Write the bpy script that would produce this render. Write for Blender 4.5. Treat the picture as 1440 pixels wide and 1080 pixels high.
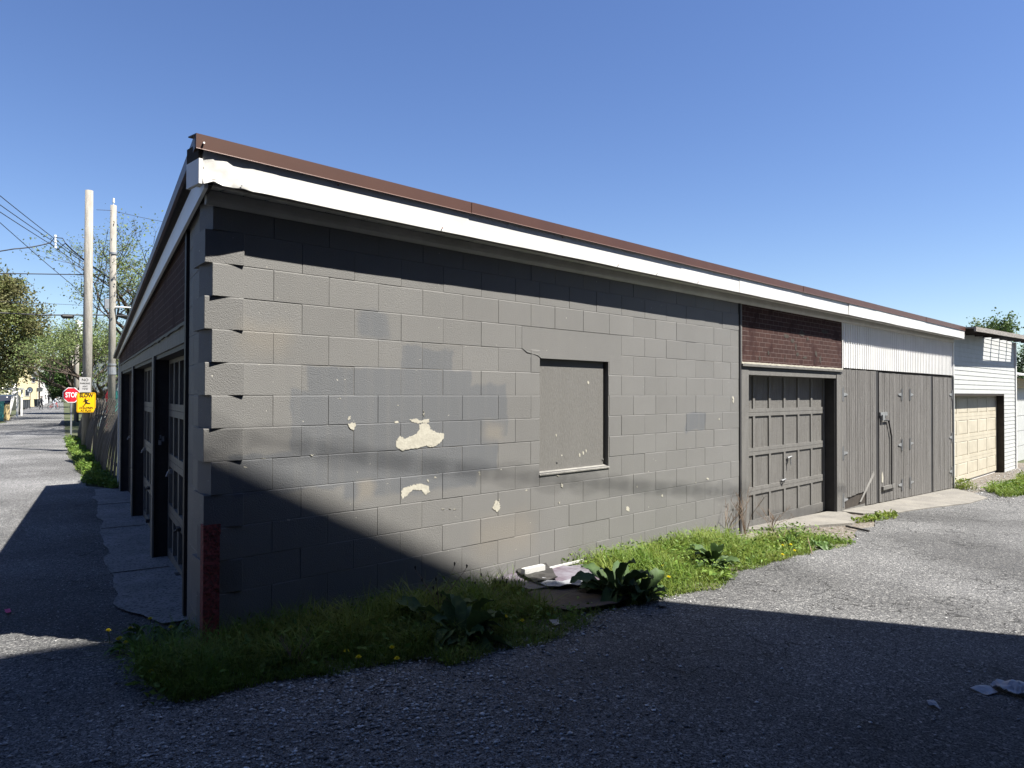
import bpy, bmesh, math, random
import numpy as np
from mathutils import Vector, Matrix
random.seed(7); rng = np.random.default_rng(7)
PI = math.pi
S = bpy.context.scene
for o in list(bpy.data.objects): bpy.data.objects.remove(o)
COL = S.collection

# ------------------------------------------------------------------ camera
F = 1020.8
CAM = Vector((-1.8034, -4.4183, 1.5492))
yaw, pit, rol = math.radians(45.02), math.radians(0.757), math.radians(0.152)
FW = Vector((math.sin(yaw)*math.cos(pit), math.cos(yaw)*math.cos(pit), math.sin(pit)))
R0 = Vector((math.cos(yaw), -math.sin(yaw), 0)); U0 = R0.cross(FW)
RT = R0*math.cos(rol) + U0*math.sin(rol); UP = -R0*math.sin(rol) + U0*math.cos(rol)
cd = bpy.data.cameras.new('camera'); cam = bpy.data.objects.new('camera', cd); COL.objects.link(cam)
cd.sensor_width = 36; cd.lens = F/1440*36; cd.clip_start = .05; cd.clip_end = 3000
mw = Matrix((RT, UP, -FW)).transposed().to_4x4(); mw.translation = CAM; cam.matrix_world = mw
S.camera = cam

# ------------------------------------------------------------------ sky, sun, exposure
LD = Vector((-0.55, 1.0, -1.8)).normalized()          # direction the sunlight travels
elev = math.asin(-LD.z); az = math.atan2(-LD.x, -LD.y)
w = bpy.data.worlds.new("World"); S.world = w; w.use_nodes = True
nt = w.node_tree; bg = nt.nodes['Background']; sky = nt.nodes.new('ShaderNodeTexSky')
sky.sky_type = 'NISHITA'; sky.sun_disc = False; sky.sun_elevation = elev; sky.sun_rotation = az
sky.altitude = 0; sky.air_density = 1.0; sky.dust_density = 0.2; sky.ozone_density = 3.5
hsv = nt.nodes.new('ShaderNodeHueSaturation'); hsv.inputs['Saturation'].default_value = 1.12; hsv.inputs['Hue'].default_value = .512; hsv.inputs['Value'].default_value = 1.08
nt.links.new(sky.outputs[0], hsv.inputs['Color']); nt.links.new(hsv.outputs[0], bg.inputs[0]); bg.inputs[1].default_value = 0.05
sl = bpy.data.lights.new('sun', 'SUN'); sl.energy = 5.0; sl.angle = math.radians(.53); sl.color = (1, .95, .87)
so = bpy.data.objects.new('sun', sl); COL.objects.link(so); so.rotation_euler = LD.to_track_quat('-Z', 'Y').to_euler()
S.view_settings.view_transform = 'Standard'; S.view_settings.look = 'None'
S.view_settings.gamma = 1; S.view_settings.use_curve_mapping = False
S.view_settings.exposure = 1.57

# ------------------------------------------------------------------ ground height and pixel-to-ground helpers
AL = math.radians(14.14)
MV = Vector((math.sin(AL), math.cos(AL), 0)); NV = Vector((math.cos(AL), -math.sin(AL), 0))   # along / into the left face
LROT = math.atan2(-math.cos(AL), -math.sin(AL))
def clip(a, lo, hi): return np.minimum(np.maximum(a, lo), hi)
def g(x, y):
    fx = 1 - clip((y-2)/10, 0, 1)
    return (-.02*clip(x, 0, 3) - .034*clip(x-3, 0, 13.3))*fx - .04*clip(y, 0, 4) - .012*clip(y-4, 0, 8)
def at(u, v, Z):                       # a point Z metres ahead of the camera
    return CAM + (FW + RT*((u-720)/F) - UP*((v-540)/F))*Z
def grd(u, v):                         # where a sight line meets the ground
    d = FW + RT*((u-720)/F) - UP*((v-540)/F); z = -.1
    for _ in range(8):
        P = CAM + d*((z-CAM.z)/d.z); z = float(g(P.x, P.y))
    return P
def base(u, Z):                        # ground point at image column u, distance Z
    P = at(u, 553, Z); P.z = float(g(P.x, P.y)); return P
def lf(s, d=0, z=0): return MV*s + NV*d + Vector((0, 0, z))

# ------------------------------------------------------------------ materials
def mat(name, c1, c2=None, scale=5, rough=.8, bump=0, bscale=60, speck=None, spscale=200, spamt=.5, metal=0, stretch=(1,1,1),
        spec=.3, island=0, trans=0, detail=6, thresh=(.35,.65), wave=None):
    m = bpy.data.materials.new(name); m.use_nodes = True; t = m.node_tree; N = t.nodes; L = t.links
    b = N['Principled BSDF']; b.inputs['Roughness'].default_value = rough; b.inputs['Metallic'].default_value = metal
    b.inputs['Specular IOR Level'].default_value = spec
    geo = N.new('ShaderNodeNewGeometry'); mp = N.new('ShaderNodeMapping'); mp.inputs['Scale'].default_value = stretch
    L.new(geo.outputs['Position'], mp.inputs['Vector'])
    col = N.new('ShaderNodeRGB'); col.outputs[0].default_value = (*c1, 1); out = col.outputs[0]
    if c2:
        n = N.new('ShaderNodeTexNoise'); n.inputs['Scale'].default_value = scale; n.inputs['Detail'].default_value = detail
        n.inputs['Roughness'].default_value = .65; L.new(mp.outputs[0], n.inputs['Vector'])
        mr = N.new('ShaderNodeMapRange'); mr.inputs[1].default_value = thresh[0]; mr.inputs[2].default_value = thresh[1]
        L.new(n.outputs[0], mr.inputs[0])
        mx = N.new('ShaderNodeMix'); mx.data_type = 'RGBA'; mx.inputs[7].default_value = (*c2, 1)
        L.new(mr.outputs[0], mx.inputs[0]); L.new(out, mx.inputs[6]); out = mx.outputs[2]
    if speck:
        n = N.new('ShaderNodeTexVoronoi'); n.inputs['Scale'].default_value = spscale; L.new(geo.outputs['Position'], n.inputs['Vector'])
        mx = N.new('ShaderNodeMix'); mx.data_type = 'RGBA'; mx.inputs[7].default_value = (*speck, 1)
        sp = N.new('ShaderNodeSeparateColor'); L.new(n.outputs['Color'], sp.inputs[0])
        mr = N.new('ShaderNodeMapRange'); mr.inputs[1].default_value = 1-spamt; mr.inputs[2].default_value = 1.0
        L.new(sp.outputs[0], mr.inputs[0]); L.new(mr.outputs[0], mx.inputs[0]); L.new(out, mx.inputs[6]); out = mx.outputs[2]
    if island:
        hs = N.new('ShaderNodeHueSaturation'); mr = N.new('ShaderNodeMapRange')
        mr.inputs[3].default_value = 1-island; mr.inputs[4].default_value = 1+island
        L.new(geo.outputs['Random Per Island'], mr.inputs[0]); L.new(mr.outputs[0], hs.inputs['Value'])
        L.new(out, hs.inputs['Color']); out = hs.outputs[0]
        mr2 = N.new('ShaderNodeMapRange'); mr2.inputs[3].default_value = .5-island*.06; mr2.inputs[4].default_value = .5+island*.05
        ml = N.new('ShaderNodeMath'); ml.operation = 'FRACT'; m7 = N.new('ShaderNodeMath'); m7.operation = 'MULTIPLY'; m7.inputs[1].default_value = 7.3
        L.new(geo.outputs['Random Per Island'], m7.inputs[0]); L.new(m7.outputs[0], ml.inputs[0]); L.new(ml.outputs[0], mr2.inputs[0]); L.new(mr2.outputs[0], hs.inputs['Hue'])
    L.new(out, b.inputs['Base Color'])
    if bump:
        n = N.new('ShaderNodeTexNoise'); n.inputs['Scale'].default_value = bscale; n.inputs['Detail'].default_value = 5
        L.new(mp.outputs[0], n.inputs['Vector'])
        bp = N.new('ShaderNodeBump'); bp.inputs['Strength'].default_value = min(1, bump*2.5); bp.inputs['Distance'].default_value = bump*.02
        L.new(n.outputs[0], bp.inputs['Height']); L.new(bp.outputs[0], b.inputs['Normal'])
    if trans:
        tr = N.new('ShaderNodeBsdfTranslucent'); ms = N.new('ShaderNodeMixShader'); ms.inputs[0].default_value = trans
        L.new(out, tr.inputs[0]); L.new(b.outputs[0], ms.inputs[1]); L.new(tr.outputs[0], ms.inputs[2])
        L.new(ms.outputs[0], N['Material Output'].inputs[0])
    m['out'] = 1
    return m

def blockpaint(name, scuffs=True):
    """painted concrete block: warm grey, with the blue-grey touch-up paint patches and a fine pitted grain"""
    m = mat(name, (.151, .150, .145), (.139, .138, .133), 1.2, .62, .27, 150, spec=.3)
    t = m.node_tree; N = t.nodes; L = t.links; b = N['Principled BSDF']
    src = b.inputs['Base Color'].links[0].from_socket
    geo = N.new('ShaderNodeNewGeometry')
    nz = N.new('ShaderNodeTexNoise'); nz.inputs['Scale'].default_value = 5; nz.inputs['Detail'].default_value = 3; L.new(geo.outputs['Position'], nz.inputs['Vector'])
    sc = N.new('ShaderNodeVectorMath'); sc.operation = 'SUBTRACT'; sc.inputs[1].default_value = (.5, .5, .5); L.new(nz.outputs['Color'], sc.inputs[0])
    sc2 = N.new('ShaderNodeVectorMath'); sc2.operation = 'SCALE'; sc2.inputs['Scale'].default_value = .13; L.new(sc.outputs[0], sc2.inputs[0])
    ad = N.new('ShaderNodeVectorMath'); ad.operation = 'ADD'; L.new(geo.outputs['Position'], ad.inputs[0]); L.new(sc2.outputs[0], ad.inputs[1])
    sp = N.new('ShaderNodeSeparateXYZ'); L.new(ad.outputs[0], sp.inputs[0])
    def rect(x0, x1, z0, z1, soft=.02):
        outs = []
        for sock, a, c in ((sp.outputs[0], x0, x1), (sp.outputs[2], z0, z1)):
            for lo, hi in ((a-soft, a+soft), (c+soft, c-soft)):
                r = N.new('ShaderNodeMapRange'); r.inputs[1].default_value = lo; r.inputs[2].default_value = hi
                L.new(sock, r.inputs[0]); outs.append(r.outputs[0])
        cur = outs[0]
        for o in outs[1:]:
            q = N.new('ShaderNodeMath'); q.operation = 'MULTIPLY'; L.new(cur, q.inputs[0]); L.new(o, q.inputs[1]); cur = q.outputs[0]
        return cur
    def union(rs):
        cur = rs[0]
        for o in rs[1:]:
            q = N.new('ShaderNodeMath'); q.operation = 'MAXIMUM'; L.new(cur, q.inputs[0]); L.new(o, q.inputs[1]); cur = q.outputs[0]
        return cur
    blue = union([rect(.56, 2.42, 1.10, 1.56, .012), rect(.14, 2.45, .90, 1.16, .012), rect(.68, 2.15, 1.50, 1.74, .012), rect(1.45, 1.95, 1.70, 1.90, .012), rect(2.1, 2.55, 1.2, 1.62, .012),
                  rect(1.08, 1.33, 1.95, 2.14), rect(5.40, 5.82, 1.13, 1.33, .01), rect(.95, 2.2, .80, .96)])
    mx = N.new('ShaderNodeMix'); mx.data_type = 'RGBA'; mx.inputs[7].default_value = (.110, .115, .121, 1)
    L.new(blue, mx.inputs[0]); L.new(src, mx.inputs[6])
    pale = union([rect(1.08, 1.2, .78, .93, .03), rect(2.3, 2.5, 1.15, 1.3, .05), rect(.2, .55, 1.8, 2.0, .06), rect(2.2, 2.9, .2, .5, .1)])
    mx2 = N.new('ShaderNodeMix'); mx2.data_type = 'RGBA'; mx2.inputs[7].default_value = (.165, .156, .140, 1)
    L.new(pale, mx2.inputs[0]); L.new(mx.outputs[2], mx2.inputs[6])
    # faint vertical water streaks towards the far end and splash dirt near the soil
    st = N.new('ShaderNodeTexNoise'); st.inputs['Scale'].default_value = 1; mp = N.new('ShaderNodeMapping'); mp.inputs['Scale'].default_value = (14, 14, .7)
    L.new(geo.outputs['Position'], mp.inputs[0]); L.new(mp.outputs[0], st.inputs['Vector']); st.inputs['Detail'].default_value = 4
    mr = N.new('ShaderNodeMapRange'); mr.inputs[1].default_value = .5; mr.inputs[2].default_value = .8; mr.inputs[4].default_value = .3; L.new(st.outputs[0], mr.inputs[0])
    mx3 = N.new('ShaderNodeMix'); mx3.data_type = 'RGBA'; mx3.inputs[7].default_value = (.165, .161, .15, 1)
    L.new(mr.outputs[0], mx3.inputs[0]); L.new(mx2.outputs[2], mx3.inputs[6])
    # random tone of single blocks
    oi = N.new('ShaderNodeObjectInfo'); hs = N.new('ShaderNodeHueSaturation'); r3 = N.new('ShaderNodeMapRange'); r3.inputs[3].default_value = .965; r3.inputs[4].default_value = 1.035
    L.new(oi.outputs['Random'], r3.inputs[0]); L.new(r3.outputs[0], hs.inputs['Value']); L.new(mx3.outputs[2], hs.inputs['Color'])
    # tiny chips
    v = N.new('ShaderNodeTexNoise'); v.inputs['Scale'].default_value = 38; v.inputs['Detail'].default_value = 2; L.new(geo.outputs['Position'], v.inputs['Vector'])
    r4 = N.new('ShaderNodeMapRange'); r4.inputs[1].default_value = .755; r4.inputs[2].default_value = .77; L.new(v.outputs[0], r4.inputs[0])
    mx4 = N.new('ShaderNodeMix'); mx4.data_type = 'RGBA'; mx4.inputs[7].default_value = (.5, .48, .42, 1)
    L.new(r4.outputs[0], mx4.inputs[0]); L.new(hs.outputs[0], mx4.inputs[6])
    L.new(mx4.outputs[2], b.inputs['Base Color'])
    return m

def asphalt():
    m = mat('asphalt', (.062, .063, .066), (.045, .046, .049), .8, .88, 0, spec=.25)
    t = m.node_tree; N = t.nodes; L = t.links; b = N['Principled BSDF']; src = b.inputs['Base Color'].links[0].from_socket
    geo = N.new('ShaderNodeNewGeometry'); P = geo.outputs['Position']
    def vor(scale, lo, hi, c, src, feat='F1'):
        n = N.new('ShaderNodeTexVoronoi'); n.inputs['Scale'].default_value = scale; L.new(P, n.inputs['Vector'])
        sp = N.new('ShaderNodeSeparateColor'); L.new(n.outputs['Color'], sp.inputs[0])
        mr = N.new('ShaderNodeMapRange'); mr.inputs[1].default_value = lo; mr.inputs[2].default_value = hi; L.new(sp.outputs[0], mr.inputs[0])
        mx = N.new('ShaderNodeMix'); mx.data_type = 'RGBA'; mx.inputs[7].default_value = (*c, 1); L.new(mr.outputs[0], mx.inputs[0]); L.new(src, mx.inputs[6])
        return mx.outputs[2], n
    src, va = vor(120, .2, 1.25, (.185, .185, .18), src)
    src, vb = vor(70, .84, .98, (.25, .248, .24), src)
    src, vc = vor(150, .66, .85, (.012, .012, .013), src)
    # pale worn wheel tracks and darker patches
    n = N.new('ShaderNodeTexNoise'); n.inputs['Scale'].default_value = .45; n.inputs['Detail'].default_value = 8; L.new(P, n.inputs['Vector'])
    mr = N.new('ShaderNodeMapRange'); mr.inputs[1].default_value = .4; mr.inputs[2].default_value = .62; mr.inputs[3].default_value = .72; mr.inputs[4].default_value = 1.25; L.new(n.outputs[0], mr.inputs[0])
    # asphalt tone lifts along y, palest beyond the garage
    sx = N.new('ShaderNodeSeparateXYZ'); L.new(P, sx.inputs[0])
    ry = N.new('ShaderNodeMapRange'); ry.inputs[1].default_value = 3; ry.inputs[2].default_value = 12; ry.inputs[3].default_value = 1; ry.inputs[4].default_value = 1.35; L.new(sx.outputs[1], ry.inputs[0])
    mm = N.new('ShaderNodeMath'); mm.operation = 'MULTIPLY'; L.new(mr.outputs[0], mm.inputs[0]); L.new(ry.outputs[0], mm.inputs[1])
    hs = N.new('ShaderNodeHueSaturation'); L.new(mm.outputs[0], hs.inputs['Value']); L.new(src, hs.inputs['Color'])
    # cracks
    cr = N.new('ShaderNodeTexVoronoi'); cr.feature = 'DISTANCE_TO_EDGE'; cr.inputs['Scale'].default_value = 1.7
    nn = N.new('ShaderNodeTexNoise'); nn.inputs['Scale'].default_value = 4; nn.inputs['Detail'].default_value = 5; L.new(P, nn.inputs['Vector'])
    sc = N.new('ShaderNodeVectorMath'); sc.operation = 'SCALE'; sc.inputs['Scale'].default_value = .5; L.new(nn.outputs['Color'], sc.inputs[0])
    ad = N.new('ShaderNodeVectorMath'); ad.operation = 'ADD'; L.new(P, ad.inputs[0]); L.new(sc.outputs[0], ad.inputs[1]); L.new(ad.outputs[0], cr.inputs['Vector'])
    c1 = N.new('ShaderNodeMapRange'); c1.inputs[1].default_value = .003; c1.inputs[2].default_value = .012; c1.inputs[3].default_value = 1; c1.inputs[4].default_value = 0; L.new(cr.outputs[0], c1.inputs[0])
    msk = N.new('ShaderNodeTexNoise'); msk.inputs['Scale'].default_value = .6; L.new(P, msk.inputs['Vector'])
    m1 = N.new('ShaderNodeMapRange'); m1.inputs[1].default_value = .47; m1.inputs[2].default_value = .55; L.new(msk.outputs[0], m1.inputs[0])
    q = N.new('ShaderNodeMath'); q.operation = 'MULTIPLY'; L.new(c1.outputs[0], q.inputs[0]); L.new(m1.outputs[0], q.inputs[1])
    mx = N.new('ShaderNodeMix'); mx.data_type = 'RGBA'; mx.inputs[7].default_value = (.02, .02, .02, 1); L.new(q.outputs[0], mx.inputs[0]); L.new(hs.outputs[0], mx.inputs[6])
    L.new(mx.outputs[2], b.inputs['Base Color'])
    bp = N.new('ShaderNodeBump'); bp.inputs['Strength'].default_value = .6; bp.inputs['Distance'].default_value = .0035
    L.new(va.outputs['Distance'], bp.inputs['Height'])
    bp2 = N.new('ShaderNodeBump'); bp2.inputs['Strength'].default_value = .6; bp2.inputs['Distance'].default_value = .01; bp2.invert = True
    L.new(q.outputs[0], bp2.inputs['Height']); L.new(bp.outputs[0], bp2.inputs['Normal']); L.new(bp2.outputs[0], b.inputs['Normal'])
    return m

def brickprint(name, rot=0):
    """pressed brick-pattern sheet: brown-red courses with pale printed joints"""
    m = bpy.data.materials.new(name); m.use_nodes = True; t = m.node_tree; N = t.nodes; L = t.links; b = N['Principled BSDF']
    b.inputs['Roughness'].default_value = .9; b.inputs['Specular IOR Level'].default_value = .15
    tc = N.new('ShaderNodeTexCoord'); sx = N.new('ShaderNodeSeparateXYZ'); cx = N.new('ShaderNodeCombineXYZ')
    L.new(tc.outputs['Object'], sx.inputs[0]); L.new(sx.outputs[0], cx.inputs[0]); L.new(sx.outputs[2], cx.inputs[1])
    br = N.new('ShaderNodeTexBrick'); br.inputs['Scale'].default_value = 1; br.inputs['Brick Width'].default_value = .16; br.inputs['Row Height'].default_value = .062
    br.inputs['Mortar Size'].default_value = .0035; br.inputs['Color1'].default_value = (.050, .025, .021, 1); br.inputs['Color2'].default_value = (.036, .018, .016, 1)
    br.inputs['Mortar'].default_value = (.11, .085, .08, 1); L.new(cx.outputs[0], br.inputs['Vector'])
    n = N.new('ShaderNodeTexNoise'); n.inputs['Scale'].default_value = 2.5; n.inputs['Detail'].default_value = 8; L.new(tc.outputs['Object'], n.inputs['Vector'])
    mr = N.new('ShaderNodeMapRange'); mr.inputs[1].default_value = .55; mr.inputs[2].default_value = .63; L.new(n.outputs[0], mr.inputs[0])
    mx = N.new('ShaderNodeMix'); mx.data_type = 'RGBA'; mx.inputs[7].default_value = (.03, .013, .012, 1); L.new(mr.outputs[0], mx.inputs[0]); L.new(br.outputs[0], mx.inputs[6])
    L.new(mx.outputs[2], b.inputs['Base Color'])
    bp = N.new('ShaderNodeBump'); bp.inputs['Strength'].default_value = .6; bp.inputs['Distance'].default_value = .004; bp.invert = True
    L.new(br.outputs['Fac'], bp.inputs['Height']); L.new(bp.outputs[0], b.inputs['Normal'])
    return m

MT = {}
MT['block'] = blockpaint('painted_block')
MT['mortar'] = mat('painted_mortar', (.150, .1455, .136), (.136, .132, .124), 3, .8, .3, 90)
MT['board'] = mat('painted_plywood', (.146, .143, .135), (.136, .133, .125), 2, .7, .35, 60, stretch=(6, 6, .5))
MT['sill'] = mat('sill_paint', (.21, .205, .19), (.16, .156, .145), 12, .7, .3, 50)
MT['door'] = mat('door_paint', (.155, .151, .142), (.125, .122, .115), 3, .7, .4, 50, stretch=(5, 5, .8))
MT['panelw'] = mat('door_panel_worn', (.155, .151, .142), (.10, .095, .086), 4, .8, .5, 60, stretch=(9, 9, .7), thresh=(.45, .75))
MT['darkdoor'] = mat('dark_door_paint', (.16, .155, .14), (.12, .117, .105), 3, .6, .3, 50, stretch=(4, 4, .8))
MT['shadedpanel'] = mat('shaded_panel', (.075, .073, .068), (.055, .053, .05), 4, .6, .3, 50)  # darker than the frame: shade of the deep recesses is put into the colour
MT['black'] = mat('black_trim', (.022, .022, .024), (.035, .034, .034), 6, .6, .2, 40)
MT['wood'] = mat('weathered_wood', (.18, .175, .167), (.10, .095, .088), 3, .85, .6, 45, stretch=(12, 12, .45), thresh=(.4, .7))
MT['fence'] = mat('fence_wood', (.155, .142, .122), (.09, .082, .07), 3, .9, .6, 40, stretch=(10, 10, .5), thresh=(.35, .7))
MT['white'] = mat('white_aluminium', (.72, .72, .705), (.64, .64, .625), 2, .42, .12, 6, spec=.5)
MT['fascia'] = mat('white_fascia', (.58, .58, .565), (.50, .497, .48), 3, .42, .3, 5, spec=.5)
MT['soffit'] = mat('soffit_vinyl', (.62, .61, .58), (.55, .54, .51), 3, .6, .1, 30)
MT['frieze'] = mat('frieze_metal', (.50, .49, .465), (.42, .41, .385), 5, .55, .3, 30)
MT['brown'] = mat('brown_metal', (.080, .037, .026), (.068, .032, .024), 2, .45, .1, 8, spec=.5)
MT['roofing'] = mat('dark_roofing', (.10, .095, .09), (.07, .067, .065), 2, .9, .5, 30)
MT['redrust'] = mat('rusty_red_paint', (.22, .045, .042), (.10, .034, .03), 55, .8, .9, 30, thresh=(.48, .56))
MT['brick'] = brickprint('brick_sheet')
MT['bare'] = mat('bare_plaster', (.40, .385, .325), (.33, .315, .265), 14, .9, .25, 40)
MT['concrete'] = mat('concrete', (.19, .18, .158), (.13, .124, .112), 2.2, .9, .5, 50, speck=(.2, .19, .18), spscale=60, spamt=.2)
MT['padconcrete'] = mat('old_concrete', (.27, .265, .255), (.19, .186, .178), 2.6, .9, .6, 60, speck=(.05, .05, .05), spscale=70, spamt=.35)
MT['asphalt'] = asphalt()
MT['soil'] = mat('soil', (.075, .06, .045), (.14, .125, .105), 5, .95, 1, 30, speck=(.25, .24, .22), spscale=45, spamt=.25)
MT['farground'] = mat('far_ground', (.045, .06, .022), (.075, .075, .045), .35, .95, .8, 3)
MT['stone'] = mat('gravel_stone', (.17, .17, .17), (.42, .42, .415), 9, .85, .2, 90, island=.7)
MT['grass'] = mat('grass_blade', (.10, .18, .022), (.17, .21, .04), 2, .6, 0, island=.35, trans=.35)
MT['weed'] = mat('weed_leaf', (.14, .22, .035), (.09, .16, .03), 3, .6, 0, island=.3, trans=.3)
MT['dock'] = mat('dock_leaf', (.038, .075, .026), (.06, .105, .035), 12, .62, .2, 60, island=.25, trans=.2, spec=.25)
MT['dandy'] = mat('dandelion_leaf', (.05, .11, .025), (.07, .13, .03), 10, .55, 0, island=.25, trans=.2)
MT['yellow'] = mat('yellow_petal', (.70, .60, .03), None, rough=.7)
MT['stem'] = mat('dry_stem', (.22, .16, .11), (.13, .09, .065), 10, .9)
MT['pole'] = mat('pole_wood', (.33, .31, .27), (.21, .195, .168), 4, .9, .6, 25, stretch=(6, 6, .5))
MT['metal'] = mat('galvanised', (.32, .33, .34), (.24, .25, .26), 6, .45, .1, 30, metal=.5)
MT['cable'] = mat('black_cable', (.03, .03, .035), None, rough=.7)
MT['porcelain'] = mat('insulator_white', (.7, .72, .72), None, rough=.3)
MT['stopred'] = mat('sign_red', (.52, .015, .03), None, rough=.45)
MT['signwhite'] = mat('sign_white', (.80, .80, .78), None, rough=.45)
MT['signyellow'] = mat('sign_yellow', (.82, .46, .005), None, rough=.45)
MT['signblack'] = mat('sign_black', (.015, .015, .015), None, rough=.5)
MT['signgrey'] = mat('sign_grey', (.45, .44, .42), (.38, .37, .36), 5, .5)
MT['cream'] = mat('cream_door', (.44, .405, .325), (.37, .34, .27), 3, .6, .2, 20)
MT['siding'] = mat('white_siding', (.42, .43, .42), (.36, .37, .36), 4, .55, .15, 30)
MT['tan'] = mat('tan_wood', (.46, .36, .18), (.38, .30, .16), 5, .8)
MT['greywood'] = mat('grey_board', (.30, .28, .26), (.18, .17, .155), 5, .9, .5, 30, stretch=(1, 8, 8))
MT['darkin'] = mat('dark_inside', (.05, .042, .035), (.03, .026, .022), 5, .9, .3, 20)
MT['bark'] = mat('bark', (.09, .07, .055), (.05, .04, .032), 6, .95, .8, 20)
MT['housegrey'] = mat('house_grey', (.17, .20, .21), (.14, .165, .175), 2, .8)
MT['houseyellow'] = mat('house_yellow', (.68, .58, .36), (.60, .52, .33), 1, .8)
MT['housewhite'] = mat('house_white', (.70, .69, .66), (.60, .59, .57), 1, .8)
MT['shingle'] = mat('shingle', (.12, .115, .115), (.08, .078, .078), 3, .9, .5, 20)
MT['glass'] = mat('window_glass', (.03, .035, .045), None, rough=.15, spec=.6)
MT['carblack'] = mat('car_paint_dark', (.02, .022, .028), None, rough=.25, spec=.6)
MT['rubber'] = mat('rubber', (.015, .015, .015), None, rough=.8)
MT['teal'] = mat('teal_plastic', (.05, .28, .25), None, rough=.5)
MT['bin'] = mat('dark_bin', (.05, .055, .06), None, rough=.5)
MT['brickred'] = mat('house_brick', (.075, .06, .058), (.06, .048, .045), 3, .9)
MT['skin'] = mat('skin', (.45, .28, .20), None, rough=.6)
MT['cloth_dark'] = mat('dark_cloth', (.02, .02, .025), None, rough=.9)
MT['cloth_pale'] = mat('pale_cloth', (.42, .44, .47), None, rough=.9)
MT['hair'] = mat('hair', (.03, .02, .015), None, rough=.7)
MT['red'] = mat('red_paint', (.50, .03, .03), (.4, .03, .03), 5, .5)
MT['cardboard'] = mat('cardboard', (.095, .075, .064), (.065, .053, .045), 6, .85, .3, 20)
MT['mauve'] = mat('mauve_print', (.075, .055, .072), (.15, .145, .17), 4, .6, .1, 10)
MT['blackcloth'] = mat('black_plastic', (.025, .024, .024), (.04, .038, .036), 8, .55, .5, 12)
MT['paper'] = mat('white_plastic', (.30, .31, .34), (.22, .23, .25), 8, .5, .5, 14)
MT['foam'] = mat('white_foam', (.42, .42, .41), None, rough=.7)

# ------------------------------------------------------------------ mesh builder
class MB:
    def __init__(s): s.v = []; s.f = []; s.mi = []
    def add(s, vs, fs, mi=0):
        n = len(s.v); s.v += [tuple(p) for p in vs]; s.f += [tuple(i+n for i in f) for f in fs]; s.mi += [mi]*len(fs)
    def box(s, x0, x1, y0, y1, z0, z1, mi=0):
        s.add([(x0,y0,z0),(x1,y0,z0),(x1,y1,z0),(x0,y1,z0),(x0,y0,z1),(x1,y0,z1),(x1,y1,z1),(x0,y1,z1)],
              [(0,3,2,1),(4,5,6,7),(0,1,5,4),(1,2,6,5),(2,3,7,6),(3,0,4,7)], mi)
    def prism(s, poly, z0, z1, mi=0):          # poly (x,y) ccw ; z0/z1 numbers or lists
        n = len(poly); a = z0 if hasattr(z0, '__len__') else [z0]*n; b = z1 if hasattr(z1, '__len__') else [z1]*n
        vs = [(p[0],p[1],a[i]) for i, p in enumerate(poly)] + [(p[0],p[1],b[i]) for i, p in enumerate(poly)]
        s.add(vs, [tuple(reversed(range(n))), tuple(range(n, 2*n))] + [(i,(i+1)%n,(i+1)%n+n,i+n) for i in range(n)], mi)
    def prismy(s, poly, y0, y1, mi=0):         # poly in (x,z), extruded in y
        n = len(poly)
        vs = [(p[0],y0,p[1]) for p in poly] + [(p[0],y1,p[1]) for p in poly]
        s.add(vs, [tuple(range(n)), tuple(reversed(range(n, 2*n)))] + [(i,i+n,(i+1)%n+n,(i+1)%n) for i in range(n)], mi)
    def tube(s, pts, rad, n=8, mi=0, cap=True):
        pts = [Vector(p) for p in pts]; rad = rad if hasattr(rad, '__len__') else [rad]*len(pts)
        rings = []
        for i, p in enumerate(pts):
            d = (pts[min(i+1, len(pts)-1)] - pts[max(i-1, 0)]).normalized()
            a = Vector((0,0,1)) if abs(d.z) < .9 else Vector((1,0,0)); x = d.cross(a).normalized(); y = d.cross(x)
            rings.append([p + (x*math.cos(t) + y*math.sin(t))*rad[i] for t in [2*PI*k/n for k in range(n)]])
        vs = [q for r_ in rings for q in r_]; fs = []
        for i in range(len(pts)-1):
            for k in range(n): fs.append((i*n+k, i*n+(k+1)%n, (i+1)*n+(k+1)%n, (i+1)*n+k))
        if cap: fs += [tuple(reversed(range(n))), tuple(range(len(vs)-n, len(vs)))]
        s.add(vs, fs, mi)
    def mesh(s, name, mats, smooth=False, recalc=True):
        me = bpy.data.meshes.new(name); me.from_pydata(s.v, [], s.f)
        for m in (mats if isinstance(mats, (list, tuple)) else [mats]): me.materials.append(m)
        if any(s.mi): me.polygons.foreach_set('material_index', s.mi)
        if recalc:
            bm = bmesh.new(); bm.from_mesh(me); bmesh.ops.recalc_face_normals(bm, faces=bm.faces); bm.to_mesh(me); bm.free()
        if smooth: me.polygons.foreach_set('use_smooth', [True]*len(me.polygons))
        me.update(); return me
def put(name, me, parent=None, loc=(0,0,0), rz=0, kind=None, rot=None):
    o = bpy.data.objects.new(name, me); COL.objects.link(o)
    if parent: o.parent = parent
    o.location = loc; o.rotation_euler = rot if rot else (0, 0, rz)
    if kind: o['kind'] = kind
    return o
def build(name, mb, m, parent=None, loc=(0,0,0), rz=0, kind=None, smooth=False, recalc=True, rot=None):
    return put(name, mb.mesh(name, m, smooth, recalc), parent, loc, rz, kind, rot)
def tag(o, label, cat, group=None):
    o['label'] = label; o['category'] = cat
    if group: o['group'] = group
    return o
def thing(name, label, cat, loc=(0,0,0), rz=0, group=None):
    o = bpy.data.objects.new(name, None); COL.objects.link(o); o.location = loc; o.rotation_euler = (0,0,rz); o.empty_display_size = .3
    return tag(o, label, cat, group)
def copytree(o, parent=None):
    kids = list(o.children)
    c = o.copy(); COL.objects.link(c); c.parent = parent
    for k in kids: copytree(k, c)
    return c
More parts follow.
